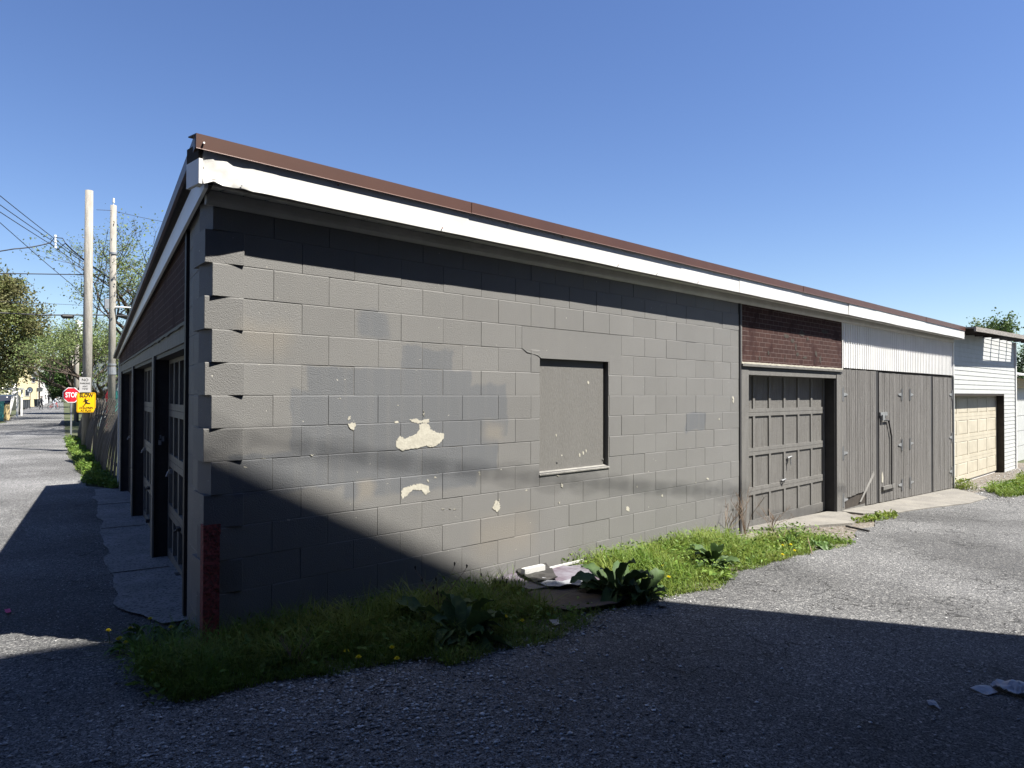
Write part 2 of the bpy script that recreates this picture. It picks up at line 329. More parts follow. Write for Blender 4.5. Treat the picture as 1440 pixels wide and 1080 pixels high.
def nz1(t, seed=0, k=4):               # smooth 1-D noise
    r = np.random.default_rng(seed); t = np.asarray(t, float); v = 0
    for i in range(k): v = v + np.sin(t*(1.7**i)*r.uniform(.8, 1.3)+r.uniform(0, 6))/(1.5**i)
    return v/2.2

# ------------------------------------------------------------------ ground and roads
def sheet(name, pfun, na, nb, dz, m, rough=0):
    V = []; 
    for i in range(na+1):
        for j in range(nb+1):
            x, y = pfun(i/na, j/nb); V.append((x, y, float(g(np.float64(x), np.float64(y)))+dz))
    Fc = [(i*(nb+1)+j, (i+1)*(nb+1)+j, (i+1)*(nb+1)+j+1, i*(nb+1)+j+1) for i in range(na) for j in range(nb)]
    mb = MB(); mb.add(V, Fc); me = mb.mesh(name, m, True, False)
    me.flip_normals() if me.polygons[0].normal.z < 0 else None
    return put(name, me, kind='structure')
def spread(t, a, b, c):                # denser near 0
    q = 2*t-1; return (a+b)/2 + math.copysign(abs(q)**c, q)*(b-a)/2
sheet('ground', lambda a, b: (spread(a, -700, 700, 5), spread(b, -700, 700, 5)), 150, 150, -.03, MT['farground'])
sheet('soil', lambda a, b: (-.9+a*26, -1.7+b*2.1), 90, 14, -.014, MT['soil'])
def street_r(s):
    return np.interp(s, [-20, .3, .9, 10.6, 11.5, 20, 43, 84, 170], [-.30, -.30, .02, .02, -.5, -.92, -1.3, -1.9, -3.2])
def streetp(a, b):
    s = -14 + a**1.6*180
    dr = float(street_r(s)) + .06*float(nz1(s*1.7, 3))*(s > 11); dl = float(np.interp(s, [-20, 5, 20, 43, 84, 170], [-9, -8, -5.2, -4.33, -5.45, -7.8])) + .2*float(nz1(s*.8, 5))
    P = lf(s, dl + (dr-dl)*b); return P.x, P.y
sheet('street', streetp, 200, 12, -.004, MT['asphalt'])
def alleyp(a, b):
    x = -3 + a*60
    yn = -1.12 + .13*float(nz1(x*1.9, 9)) - (.35*max(0, 1-abs(x-2.6)/2.2))*.3
    if x > 7.5: yn = min(-.55, yn + (x-7.5)*.25)
    if x < .9: yn = -.95 + (.9-x)*.25 + .05*float(nz1(x*6, 2))
    if x < -.35: yn = min(2.5, yn+(-.35-x)*6)
    y0 = -9
    return x, y0 + (yn-y0)*b
sheet('alley', alleyp, 260, 24, 0.0, MT['asphalt'])
def padp(a, b):                         # concrete strip in front of the left doors
    s = .75 + a*10.0; d = -.40 - .05*float(nz1(s*2.5, 4)) + (.25*max(0, 1.6-s)) + b*.60
    if b == 1: d = .2
    P = lf(s, d); return P.x, P.y
pad = sheet('concrete_strip', padp, 60, 6, .012, MT['padconcrete'])
for s_ in (2.9, 5.9, 8.4):
    mb = MB(); a0 = lf(s_, -.4); b0 = lf(s_+.05, .12)
    za = float(g(a0.x, a0.y))+.013
    mb.box(-.008, .008, 0, .5, 0, .003); o = build('joint', mb, MT['darkin'], pad, (a0.x, a0.y, za), -AL-PI/2+.05)
def apron(name, pts, h):
    mb = MB(); zz = [float(g(np.float64(p[0]), np.float64(p[1])))+h for p in pts]
    mb.prism(pts, [z-.15 for z in zz], zz); return build(name, mb, MT['concrete'], kind='structure')
apron('garage_apron', [(8.1,-.42),(8.7,-.62),(9.3,-.52),(9.85,-.1),(9.84,.12),(6.9,.12),(6.9,-.0)], .02)
apron('door_apron', [(9.95,-.33),(10.6,-.62),(11.6,-.72),(13.3,-1.0),(14.7,-.98),(15.6,-.5),(16.2,-.1),(16.2,.02),(9.95,.02)], .015)

# ------------------------------------------------------------------ the garage
garage = thing('garage', 'long low grey painted block garage with brown roof edge, white fascia and a boarded window', 'garage')
B = .2032; ROW = [2.55-(j-1)*B for j in range(0, 17)]   # ROW[j] = height of bed j
# mortar core behind the blocks
core = MB(); yc = .0032
core.box(.30, 2.972, yc, .22, -.6, 2.74); core.box(3.976, 6.63, yc, .22, -.6, 2.74)
core.box(2.972, 3.976, yc, .22, -.6, .72); core.box(2.972, 3.976, yc, .22, 2.144, 2.74)
pc = [lf(.30, .007)[:2], lf(.86, .007)[:2], lf(.86, .2)[:2], (.62, .2), (.35, yc+.002), (.12, yc+.002)]
core.prism([pc[5], pc[4], pc[3], pc[2], pc[1], pc[0]], -.6, 2.735)
wall = build('block_wall', core, MT['mortar'], garage)
BC = {}
def blockmesh(L, H, D=.19):
    k = (round(L, 3), round(H, 3), D)
    if k not in BC:
        j = .0009; c = .0022; x0, x1, z0, z1 = j, L-j, j*.5, H-j*.5; ct = .007; cb = .002
        V = [(x0+c,0,z0+cb),(x1-c,0,z0+cb),(x1-c,0,z1-ct),(x0+c,0,z1-ct),(x0,c,z0),(x1,c,z0),(x1,c,z1),(x0,c,z1),(x0,D,z0),(x1,D,z0),(x1,D,z1),(x0,D,z1)]
        Fs = [(0,1,2,3),(0,4,5,1),(1,5,6,2),(2,6,7,3),(3,7,4,0),(4,8,9,5),(5,9,10,6),(6,10,11,7),(7,11,8,4),(8,11,10,9)]
        mb = MB(); mb.add(V, Fs); BC[k] = mb.mesh('block', MT['block'])
    return BC[k]
def block(x0, x1, z0, z1, jit=1):
    return put('block', blockmesh(x1-x0, z1-z0), wall, (x0, random.uniform(-.0012, .0018)*jit, z0), rot=(random.gauss(0, .0025), 0, random.gauss(0, .0022)))
rowA = [.225+.4064*i for i in range(7)] + [2.968+.4064*i for i in range(1, 10)]
rowA = [x for x in rowA if x < 6.55] + [6.638]
rowA = rowA[:6] + [2.257, 2.66, 2.968] + [2.968+.4085*i for i in range(1, 9)] + [6.638]
rowA = [.225, .631, 1.038, 1.444, 1.85, 2.257, 2.66, 2.968] + [2.968+.4077*i for i in range(1, 9)] + [6.638]
rowB = [.03, .428, .834, 1.241, 1.647, 2.054, 2.455, 2.855, 3.173] + [3.173+.4077*i for i in range(1, 9)] + [6.638]
for j in range(0, 15):
    z1, z0 = ROW[j], ROW[j+1]
    if j == 0: z1 = 2.735
    odd = j % 2 == 1; xs = rowA if odd else rowB
    for a, b in zip(xs[:-1], xs[1:]):
        segs = [(a, b, z0, z1)]
        if j == 3:                                # lintel row
            if a >= 2.74 and b <= 4.19: continue
            if a < 2.74 < b: segs = [(a, 2.74, z0, z1)]
            if a < 4.19 < b: segs = [(4.19, b, z0, z1)]
        if 4 <= j <= 8:
            if a >= 2.965 and b <= 3.985: continue
            if a < 2.972 < b: segs = [(a, 2.972, z0, z1)]
            elif a < 3.976 < b: segs = [(3.976, b, z0, z1)]
        if j == 9:
            if a >= 2.965 and b <= 3.985: continue
            if a < 2.972 < b: segs = [(a, 2.972, z0, z1)]
            elif a < 3.976 < b: segs = [(3.976, b, z0, z1)]
        for q in segs:
            if q[1]-q[0] > .03: block(*q)
    # left return and corner quoins
    if odd:                                       # quoin laid square to the left face
        ang = -math.radians(10+random.uniform(-1.6, 1.6))
        q = put('block', blockmesh(.236, z1-z0, .30), wall, (-.006+random.uniform(-.004, .004), .024+random.uniform(-.004, .003), z0), rz=ang)
        p = lf(.83, .0, z0); put('block', blockmesh(.415, z1-z0), wall, p, rz=LROT)
        p = lf(.415, .0, z0); put('block', blockmesh(.375, z1-z0, .19), wall, p, rz=LROT)
    else:
        p = lf(.83, .0, z0); put('block', blockmesh(.235, z1-z0), wall, p, rz=LROT)
        p = lf(.595, .0, z0); put('block', blockmesh(.40, z1-z0), wall, p, rz=LROT)
        # the end of the long-wall block shows: thicker block
        put('block', blockmesh(.33, z1-z0, .20), wall, (.03, .0035, z0))
mb = MB(); mb.box(2.742, 4.188, .001, .2, 1.868, 2.141); build('lintel', mb, MT['block'], wall)
mb = MB(); mb.box(2.974, 3.974, .002, .2, .722, .838); build('sill_patch', mb, MT['block'], wall)
mb = MB(); mb.add([(2.965,-.008,.815),(3.985,-.008,.815),(3.985,.06,.838),(2.965,.06,.838),(2.965,-.008,.826),(3.985,-.008,.826),(3.985,.05,.852),(2.965,.05,.852)],
       [(0,3,2,1),(4,5,6,7),(0,1,5,4),(1,2,6,5),(2,3,7,6),(3,0,4,7)]); build('window_sill', mb, MT['sill'], garage)
mb = MB(); mb.box(2.974, 3.938, .040, .06, .845, 1.866); wb = build('window_board', mb, MT['board'], garage)
mb = MB(); mb.box(2.974, 3.974, .085, .1, .845, 1.867); build('recess_shade', mb, MT['black'], garage)  # black sheet behind the narrowed board stands in for the reveal's shade
for (x, z) in ((2.995, .87), (3.93, .90), (2.995, 1.82)):
    mb = MB(); mb.tube([(x, .041, z), (x, .033, z)], .010, 8); build('bolt', mb, MT['door'], wb)
# ragged crack lip under the lintel's left end
mb = MB(); pts = [(2.74,1.95),(2.80,1.915),(2.86,1.905),(2.93,1.895),(2.985,1.87)]
mb.tube([(x, -.002, z) for x, z in pts], [.0015, .003, .002, .004, .003], 6); build('plaster_ridge', mb, MT['block'], wall)
# bare patches where the paint has flaked: outlines traced, each a thin flake of pale render
def wp(u, v, y=0.0):
    d = FW + RT*((u-720)/F) - UP*((v-540)/F); P = CAM + d*((y-CAM.y)/d.y); return P
def patch(px, thick=.002, y=-.0025, m=None, parent=None):
    Q = []
    n = len(px)
    for i in range(n):
        a, b = px[i], px[(i+1)%n]; L_ = math.hypot(b[0]-a[0], b[1]-a[1]); k = max(1, int(L_/1.2))
        for q in range(k):
            t = q/k; Q.append((a[0]+(b[0]-a[0])*t+random.gauss(0, .55), a[1]+(b[1]-a[1])*t+random.gauss(0, .55)))
    P = [wp(u, v) for u, v in Q]; mb = MB(); mb.prismy([(p.x, p.z) for p in P], y, y+.004)
    return build('bare_patch', mb, m or MT['bare'], parent or wall)
patch([(557,629),(556,622),(562,613),(570,617),(585,610),(590,604),(589,597),(596,595),(603,597),(607,605),(615,609),(624,609),(624,616),(617,624),(608,629),(598,627),(588,630),(572,632),(566,634)])
patch([(564,695),(566,687),(577,683),(590,680),(602,683),(604,691),(598,696),(592,689),(580,689),(572,697),(566,701)])
patch([(576,590),(584,588),(590,592),(603,589),(603,594),(592,595),(580,594)]); patch([(489,596),(499,594),(500,598),(497,605),(491,602)])
patch([(693,714),(697,704),(700,706),(698,712),(702,701),(703,715),(698,720)]); patch([(554,593),(560,592),(561,594),(555,595)]); patch([(489,586),(492,585),(492,590),(489,590)])
patch([(623,684),(630,680),(640,676),(633,683)]) if False else None
for (u, v, a, b) in ((883,716,3,3),(931,697,1.5,2),(896,684,1,2.5),(785,669,1.5,1),(787,707,1.5,1.5),(790,683,1.2,3),(1031,562,1,5),(1011,590,1,1.5),(995,673,1.5,1),(978,679,1,1),(602,676,2,1.2),(612,671,2,1.2),(674,665,.8,4),
     (560,570,.6,1),(740,690,.7,.7),(596,582,.7,5),(790,640,.5,.9),(623,716,2,.5),(632,716,2,.5),(640,716,1.6,.5),(478,560,.5,.5),(370,645,3,.7),(345,657,3,.8),(438,640,2,.8),(405,731,3,.9),(395,733,2,.7)):
    patch([(u-a, v-b*.4), (u-a*.2, v-b), (u+a, v-b*.3), (u+a*.6, v+b), (u-a*.5, v+b*.7)])
for (u, v, a, b) in ((827,538,1.3,2.5),(782,612,.8,2),(815,640,1,3),(820,637,1,3),(824,634,.8,2.5)):
    px = [(u-a, v-b*.4), (u-a*.2, v-b), (u+a, v-b*.3), (u+a*.6, v+b), (u-a*.5, v+b*.7)]
    P = [wp(p, q, .040) for p, q in px]; mb = MB(); mb.prismy([(p.x, p.z) for p in P], .038, .041); build('bare_patch', mb, MT['bare'], wb)

# eave of the long side
mb = MB(); mb.add([(-.02,-.016,2.69),(16.32,-.016,2.69),(16.32,-.03,2.715),(-.02,-.03,2.715),(-.02,-.03,2.735),(16.32,-.03,2.735),(16.32,-.012,2.782),(-.02,-.012,2.782),(16.32,.004,2.69),(-.02,.004,2.69),(16.32,.004,2.782),(-.02,.004,2.782)],
       [(0,1,2,3),(3,2,5,4),(4,5,6,7),(0,9,8,1),(7,6,10,11),(9,11,10,8),(0,3,4,7,11,9),(1,8,10,6,5,2)]); build('frieze', mb, MT['frieze'], garage)
soff = MB(); soff.box(-.10, 16.36, -.195, .0, 2.798, 2.806); so_ = build('soffit', soff, MT['soffit'], garage)
mb = MB(); mb.add([(0,0,0),(.138,0,0),(.138,-.19,0),(0,-.19,0),(0,0,.008),(.138,0,.008),(.138,-.19,.008),(0,-.19,.008)],
       [(0,1,2,3),(4,7,6,5),(0,4,5,1),(1,5,6,2),(2,6,7,3),(3,7,4,0)]); spm = mb.mesh('soffit_panel', MT['soffit'])
for i in range(113): put('soffit_panel', spm, so_, (-.07+i*.1455, -.006, 2.784+random.uniform(0, .002)))
# fascia: dented metal skin, three lengths overlapping
def fasciastrip(x0, x1, dy, seed, dent):
    nx = int((x1-x0)/.06); V = []; zs = [2.768, 2.772, 2.80, 2.85, 2.90, 2.945, 2.985]
    r = np.random.default_rng(seed)
    for i in range(nx+1):
        x = x0+(x1-x0)*i/nx; wv = float(nz1(x*1.1, seed+1))*.005 + float(nz1(x*4, seed+2))*.0015
        dn = dent*math.exp(-max(0, x+.12)/.16)
        for k, z in enumerate(zs):
            y = -.2+dy + wv*(1 if k > 1 else .4)*math.sin(k*.6+1) + dn*(.014*math.sin(x*23+k*1.3) + .007*math.sin(x*41-k*2.1))
            V.append((x, y, z + (float(nz1(x*1.3, seed+5))*.004 if k < 2 else 0) - dn*.02*math.sin(x*40)*(k < 2)))
        V.append((x, -.19, 2.778))
    n = len(zs)+1; Fs = []
    for i in range(nx):
        for k in range(len(zs)-1): Fs.append((i*n+k, (i+1)*n+k, (i+1)*n+k+1, i*n+k+1))
        Fs.append((i*n+n-1, (i+1)*n+n-1, (i+1)*n, i*n))
    mb = MB(); mb.add(V, Fs); return build('fascia', mb, MT['fascia'], garage, smooth=True, recalc=False)
fasciastrip(-.115, 6.3, 0, 11, 1); fasciastrip(6.27, 9.75, -.004, 23, 0); fasciastrip(9.72, 16.37, -.012, 31, 0)
for i in range(22):
    x = .1+i*.74+random.uniform(-.1, .1); z = random.choice((2.93, 2.79)); q = MB(); q.tube([(x, -.205, z), (x, -.2105, z)], .005, 6); build('nail', q, MT['redrust'] if i % 3 else MT['metal'], garage)
mb = MB(); mb.box(-.115, 16.36, -.185, -.16, 2.765, 2.99); build('fascia_board', mb, MT['greywood'], garage)
mb = MB(); mb.box(16.345, 16.37, -.215, .05, 2.757, 2.985); build('fascia_end', mb, MT['white'], garage)
# torn flap and dark gap at the corner
mb = MB(); mb.box(-.138, -.116, -.205, -.02, 2.755, 2.90); build('fascia_return', mb, MT['white'], garage)
mb = MB(); mb.box(-.136, -.116, -.19, -.02, 2.902, 2.99); build('end_gap', mb, MT['darkin'], garage)
# brown metal drip edge in lengths
xe = [-.16, 1.95, 5.0, 8.05, 10.9, 13.6, 16.42]
for i in range(6):
    a, b = xe[i], xe[i+1]; dy = -.004*(i % 2); dz = .0
    mb = MB(); prof = [(-.224+dy,2.947),(-.217+dy,2.954),(-.219+dy,3.035),(-.10,3.043),(-.10,3.036),(-.208+dy,3.03),(-.206+dy,2.958)]
    n = len(prof); V = [(a, p[0], p[1]) for p in prof]+[(b+.004, p[0], p[1]) for p in prof]
    mb.add(V, [tuple(range(n)), tuple(reversed(range(n, 2*n)))]+[(k, k+n, (k+1)%n+n, (k+1)%n) for k in range(n)]); build('drip_edge', mb, MT['brown'], garage)
mb = MB(); mb.tube([(-.12,-.222,2.985),(-.12,-.232,2.985)], .006, 8); build('rivet', mb, MT['white'], garage)
# roof slab: falls away from the alley
def rz_(s): return 3.036-.072*s
def rp(x, y): return rz_((y+.2)/.97)
q0 = (-.150, -.195); q1 = (16.38, -.195); e = lf(10.82, -.09); q3 = (e.x, e.y); q2 = (16.38, e.y)
mb = MB(); poly = [q0, q1, q2, q3]; zt = [rp(*p)-.004 for p in poly]; mb.prism(poly, [z-.05 for z in zt], zt); build('roof', mb, MT['roofing'], garage)
# left rake: brown trim, white fascia, dark gap
def lfbox(mb, s0, s1, d0, d1, zb0, zb1, zt0, zt1, mi=0):
    P = [lf(s0,d0), lf(s1,d0), lf(s1,d1), lf(s0,d1)]
    mb.prism([(p.x,p.y) for p in P], [zb0,zb1,zb1,zb0], [zt0,zt1,zt1,zt0], mi)
mb = MB(); lfbox(mb, -.22, 10.85, -.105, -.085, 2.957, 2.957-.072*11.07+.03, 3.041, 3.041-.072*11.07); build('rake_trim', mb, MT['brown'], garage)
mb = MB(); lfbox(mb, -.20, 10.8, -.05, -.03, 2.74, 2.74-.051*11, 2.90, 2.90-.0575*11); build('rake_fascia', mb, MT['white'], garage)
mb = MB(); lfbox(mb, -.20, 10.8, -.028, -.004, 2.76, 2.76-.051*11, 3.02, 3.02-.073*11); build('rake_board', mb, MT['darkin'], garage)
# left face: brick-pattern sheet above the header
def zr(s): return 2.74-.051*(s+.2)+.03
mb = MB(); P0 = lf(10.72); L_ = 9.76
# local x runs back towards the corner
def lx(s): return 10.72-s
mb.prismy([(0, 2.06), (L_, 2.06), (L_, zr(.96)), (0, zr(10.72))], .0, .03); build('brick_sheet', mb, MT['brick'], garage, P0, LROT)
# ragged lower lip of the sheet
mb = MB(); n = 60
up = [(L_*i/n, 2.07) for i in range(n+1)]; lo = [(L_*i/n, 2.048-.018*random.random()**2) for i in range(n+1)]
mb.prismy(lo + up[::-1], -.012, -.002); build('sheet_lip', mb, MT['black'], garage, P0, LROT)
mb = MB(); mb.box(0, L_, .005, .09, 1.925, 2.05); build('header_board', mb, MT['darkdoor'], garage, P0, LROT)
mb = MB(); mb.box(0, L_, .02, .14, 1.885, 1.923); build('header_stop', mb, MT['black'], garage, P0, LROT)
# dark corner strip
mb = MB(); mb.box(0, .075, -.018, .04, -.25, 2.70); build('corner_trim', mb, MT['black'], garage, lf(.945), LROT)
mb = MB(); mb.box(0, .03, -.012, .01, -.05, 2.68); build('corner_trim', mb, MT['darkdoor'], garage, lf(.975), LROT)
for s0, s1 in ((3.55, 3.75), (6.83, 7.05), (10.1, 10.3)):
    mb = MB(); mb.box(0, s1-s0-.03, .012, .16, -.35, 1.885); pst = build('door_post', mb, MT['black'], garage, lf(s1), LROT)
    mb = MB(); mb.box(0, s1-s0, -.006, .010, -.24, 1.92); build('door_casing', mb, MT['darkdoor'], garage, lf(s1), LROT)
mb = MB(); mb.box(0, .42, .0, .03, -.3, 2.06); build('end_board', mb, MT['darkdoor'], garage, lf(10.72), LROT)
mb = MB(); mb.box(0, .09, -.02, .05, -.3, 2.23); build('end_trim', mb, MT['white'], garage, lf(10.80), LROT)
# panelled overhead doors
def paneldoor(W, zb, zt, rows, cols, mframe, mpanel, parent, loc, rz, bottom=.12, top=.04, stile=.055, side=.07, rail=.10, dep=.022, bevel=False):
    mb = MB(); D = .045
    hs = (zt-zb)/rows
    pn = MB()
    fr = build.__class__
    cw = (W-2*side-(cols-1)*stile)/cols
    zs = [zb+hs*i for i in range(rows+1)]
    # stiles run full height of each section, rails between them (butted)
    panels = []
    for r_ in range(rows):
        a = zs[r_] + (bottom if r_ == 0 else rail/2); b = zs[r_+1] - (top if r_ == rows-1 else rail/2)
        mb.box(0, W, 0, D, zs[r_]+.002, a); mb.box(0, W, 0, D, b, zs[r_+1]-.002)
        mb.box(0, side, 0.0005, D-.0005, a, b); mb.box(W-side, W, .0005, D-.0005, a, b)
        for c in range(cols-1):
            x = side+cw*(c+1)+stile*c; mb.box(x, x+stile, .0005, D-.0005, a, b)
        for c in range(cols):
            x = side+(cw+stile)*c; panels.append((x, a, b))
    door = build('garage_door', mb, mframe, parent, loc, rz)
    cache = {}
    for x, a, b in panels:
        k = round(b-a, 3)
        if k not in cache:
            q = MB()
            if bevel:
                q.box(0, cw, dep*.6, D-.01, 0, b-a); q.add([(0,dep*.6,0),(cw,dep*.6,0),(cw,dep*.6,b-a),(0,dep*.6,b-a),(.03,.002,.03),(cw-.03,.002,.03),(cw-.03,.002,b-a-.03),(.03,.002,b-a-.03)],
                    [(0,1,5,4),(1,2,6,5),(2,3,7,6),(3,0,4,7),(4,5,6,7)])
            else: q.box(0, cw, dep, D-.005, 0, b-a)
            cache[k] = q.mesh('panel', mpanel)
        put('panel', cache[k], door, (x, 0, a))
    return door
for s0, s1, lab in ((.95, 3.55, 1), (3.75, 6.83, 2), (7.05, 10.1, 3)):
    d = paneldoor(s1-s0, -.22 if s0 > 1 else -.16, 1.885, 4, 6, MT['darkdoor'], MT['shadedpanel'], garage, lf(s1, .14), LROT, dep=.032, stile=.07, rail=.13)
    mb = MB(); mb.box(.32, .40, -.03, 0, .75, .79); mb.tube([(.36,-.03,.77),(.36,-.05,.72)], .012, 6); build('latch', mb, MT['metal'], d)
    mb = MB(); mb.box(1.0, 1.12, -.03, 0, .30, .33); mb.tube([(1.02,-.03,.315),(1.06,-.05,.29),(1.1,-.03,.315)], .01, 6); build('handle', mb, MT['black'], d)
    mb = MB(); mb.box(1.0, 1.1, -.04, 0, -.13, -.09); build('handle', mb, MT['black'], d)
mb = MB(); mb.box(0, .04, 0, .02, 0, .05); mb.tube([(.02,-.012,.03),(.02,-.012,.06),(.04,-.012,.06)], .008, 6); mb.box(.0, .05, -.028, -.006, -.035, .012); build('padlock', mb, MT['metal'], garage, lf(3.545, .075, 1.05), LROT)

# door bay on the long side
mb = MB(); mb.box(6.69, 9.985, .0, .03, 1.955, 2.72); build('brick_sheet', mb, MT['brick'], garage)
mb = MB(); mb.box(6.645, 6.685, -.012, .05, -.45, 2.69); build('corner_trim', mb, MT['black'], garage)
mb = MB(); mb.box(6.688, 6.712, -.006, -.001, 1.96, 2.69); build('corner_trim', mb, MT['sill'], garage)
mb = MB(); mb.box(9.985, 10.005, -.012, .02, 1.95, 2.69); build('corner_trim', mb, MT['white'], garage)
mb = MB(); n = 70; up = [(6.69+3.3*i/n, 1.955+.007*random.random()) for i in range(n+1)]; lo = [(6.69+3.3*i/n, 1.94-.012*random.random()**2) for i in range(n+1)]
mb.prismy(lo+up[::-1], -.014, -.002); build('sheet_lip', mb, MT['bare'], garage)
# places where the sheet has lost its face
for (x, z, a, b) in ((8.0,2.36,.10,.035),(8.2,2.30,.06,.03),(8.5,2.42,.12,.05),(8.7,2.36,.05,.03),(8.35,2.12,.05,.03),(8.6,2.08,.09,.02),(9.0,2.15,.04,.05),(9.15,2.07,.03,.07),(7.45,2.1,.03,.03),(8.3,2.22,.03,.05),(9.3,2.5,.15,.03),(7.2,2.02,.03,.03),(7.95,2.04,.01,.06),(8.95,2.04,.01,.05)):
    pts = [(x+a*math.cos(t)*random.uniform(.6,1.2), z+b*math.sin(t)*random.uniform(.6,1.2)) for t in [2*PI*k/9 for k in range(9)]]
    mb = MB(); mb.prismy(pts, -.003, .001); build('torn_spot', mb, MT['darkin'], garage)
mb = MB(); mb.box(6.69, 10.0, -.004, .04, 1.86, 1.935); build('door_header', mb, MT['black'], garage)
mb = MB(); mb.box(6.69, 9.93, -.03, -.006, 1.905, 1.935); build('door_cap', mb, MT['door'], garage)
mb = MB(); mb.box(6.88, 9.76, .0, .15, 1.80, 1.858); mb.box(6.69, 6.88, -.01, .15, -.35, 1.858); mb.box(9.76, 9.93, -.01, .15, -.40, 1.858); build('door_frame', mb, MT['door'], garage)
mb = MB(); mb.box(9.735, 9.757, .02, .19, -.35, 1.80); build('door_jamb', mb, MT['black'], garage)
fd = paneldoor(2.87, -.27, 1.83, 4, 6, MT['door'], MT['panelw'], garage, (6.88, .17, 0), 0, dep=.017, bottom=.14, stile=.06)
for (x, z, h) in ((1.55, .64, .10), (1.35, .33, .03)):
    mb = MB(); mb.box(x-.05, x+.05, -.012, 0, z-.012, z+.012); mb.tube([(x-.05,-.02,z),(x,-.05,z+.02),(x+.05,-.02,z)], .008, 6); mb.tube([(x, -.03, z), (x+.01, -.03, z-h)], .01, 6); build('handle', mb, MT['metal'], fd)
P = [wp(u, v, .195) for u, v in ((1088,626),(1087,616),(1089,608),(1091,602),(1092,612),(1090,622))]
mb = MB(); mb.prismy([(p.x-6.88, p.z) for p in P], .018, .026); build('bare_patch', mb, MT['bare'], fd)

# corrugated white panel above the plank doors
mb = MB(); n = 62; V = []; x0, x1 = 10.005, 16.30
for i in range(n):
    xa = x0+(x1-x0)*i/n; wd = (x1-x0)/n
    for fx, fy in ((0, 0), (.62, 0), (.72, -.014), (.9, -.014)): V.append((xa+wd*fx, .012+fy))
V.append((x1, .012)); m_ = len(V)
mb.add([(p[0], p[1], 1.975) for p in V]+[(p[0], p[1], 2.70) for p in V], [(i, i+1, i+1+m_, i+m_) for i in range(m_-1)])
build('ribbed_panel', mb, MT['white'], garage, recalc=False)
mb = MB(); mb.box(16.30, 16.345, -.02, .03, 1.95, 2.70); build('corner_trim', mb, MT['white'], garage)
mb = MB(); mb.box(9.95, 16.3, .035, .2, -.8, 2.72); build('rear_sheathing', mb, MT['darkin'], garage)
mb = MB(); mb.box(9.93, 9.99, -.012, .05, -.45, 1.87); build('corner_trim', mb, MT['door'], garage)
def plankdoor(x0, x1, zt, hinge, lab, cut=None):
    W = x1-x0; n = max(3, round(W/.095)); wdt = W/n
    mb = MB(); zb = float(g(np.float64((x0+x1)/2), 0.))+.03
    mb.box(0.01, W-.01, .018, .034, zb+.02, zt-.02); d = build('plank_door', mb, MT['darkin'], garage, (x0, 0, 0))
    cm = {}
    for i in range(n):
        zb2 = float(g(np.float64(x0+wdt*i), 0.))+.02 + random.uniform(0, .012)
        if cut and cut[0] <= i <= cut[1]: zb2 += .17 + (i-cut[0])*.008
        q = MB(); q.box(.005, wdt-.005, 0, .018, zb2, zt-random.uniform(0, .008)); build('plank', q, MT['wood'], d, (wdt*i, random.uniform(-.003, .002), 0))
    if hinge is not None:
        sx = 1 if hinge == 0 else -1; hx = .0 if hinge == 0 else W
        for z in (1.55, .62, -.12):
            q = MB(); q.prismy([(hx, z-.035), (hx, z+.035), (hx+sx*.20, z+.010), (hx+sx*.20, z-.010)][::sx], -.012, -.0035); q.box(hx-.03, hx+.03, -.016, -.004, z-.1, z+.1)
            q.tube([(hx, -.016, z-.11), (hx, -.016, z+.11)], .009, 6)
            build('hinge', q, MT['metal'], d)
    return d
d1 = plankdoor(10.0, 11.52, 1.955, 0, '', cut=(1, 10))
d2 = plankdoor(11.66, 12.85, 1.935, 1, '')
d3 = plankdoor(12.86, 13.31, 1.93, None, '')
d4 = plankdoor(13.32, 14.69, 1.93, 0, '')
d5 = plankdoor(14.83, 16.2, 1.92, 1, '')
# timber bar, threshold plank and padlock on the second plank door
mb = MB(); mb.tube([(.18,-.03,1.10),(.40,-.03,1.09),(.55,-.03,.80),(.55,-.03,-.12)], .014, 6); build('door_strap', mb, MT['black'], d2)
mb = MB(); mb.box(.10, .72, -.04, -.006, -.12, -.06); build('kick_board', mb, MT['door'], d2)
mb = MB(); mb.box(.0, .35, -.03, -.008, 1.18, 1.24); mb.box(.05, .16, -.05, -.008, 1.10, 1.20); build('hasp', mb, MT['metal'], d2)
mb = MB(); mb.prismy([(.10,.02),(.17,.0),(.19,.10),(.14,.20),(.10,.14)], -.008, -.0035); build('bare_patch', mb, MT['bare'], d2)
mb = MB(); mb.prismy([(.72,-.22),(.80,-.22),(1.42,.18),(1.38,.24)], -.0052, -.0035); build('scuff', mb, mat('scuff_paint', (.24,.235,.22), (.17,.165,.157), 8, .8), d1)
mb = MB(); mb.box(11.53, 11.65, .01, .04, -.4, 1.95); mb.box(14.70, 14.82, .01, .04, -.5, 1.93); build('gap_board', mb, MT['black'], garage)
mb = MB(); mb.box(10.02, 11.2, .02, .034, -.34, -.12); build('threshold', mb, MT['door'], garage)
# closed rear and interior bulk so the building is whole from the side
mb = MB(); pa = lf(.9, .35); pb = lf(10.7, .06); pz = lf(10.7, .3)
poly = [(6.9, .30), (9.8, .30), (16.3, .21), (16.3, pb.y), (pb.x+.05, pb.y), (pa.x+.05, pa.y), (1.1, .26)]
mb.prism(poly, -.8, [rp(*p)-.07 for p in poly]); build('inner_wall', mb, MT['darkin'], garage)

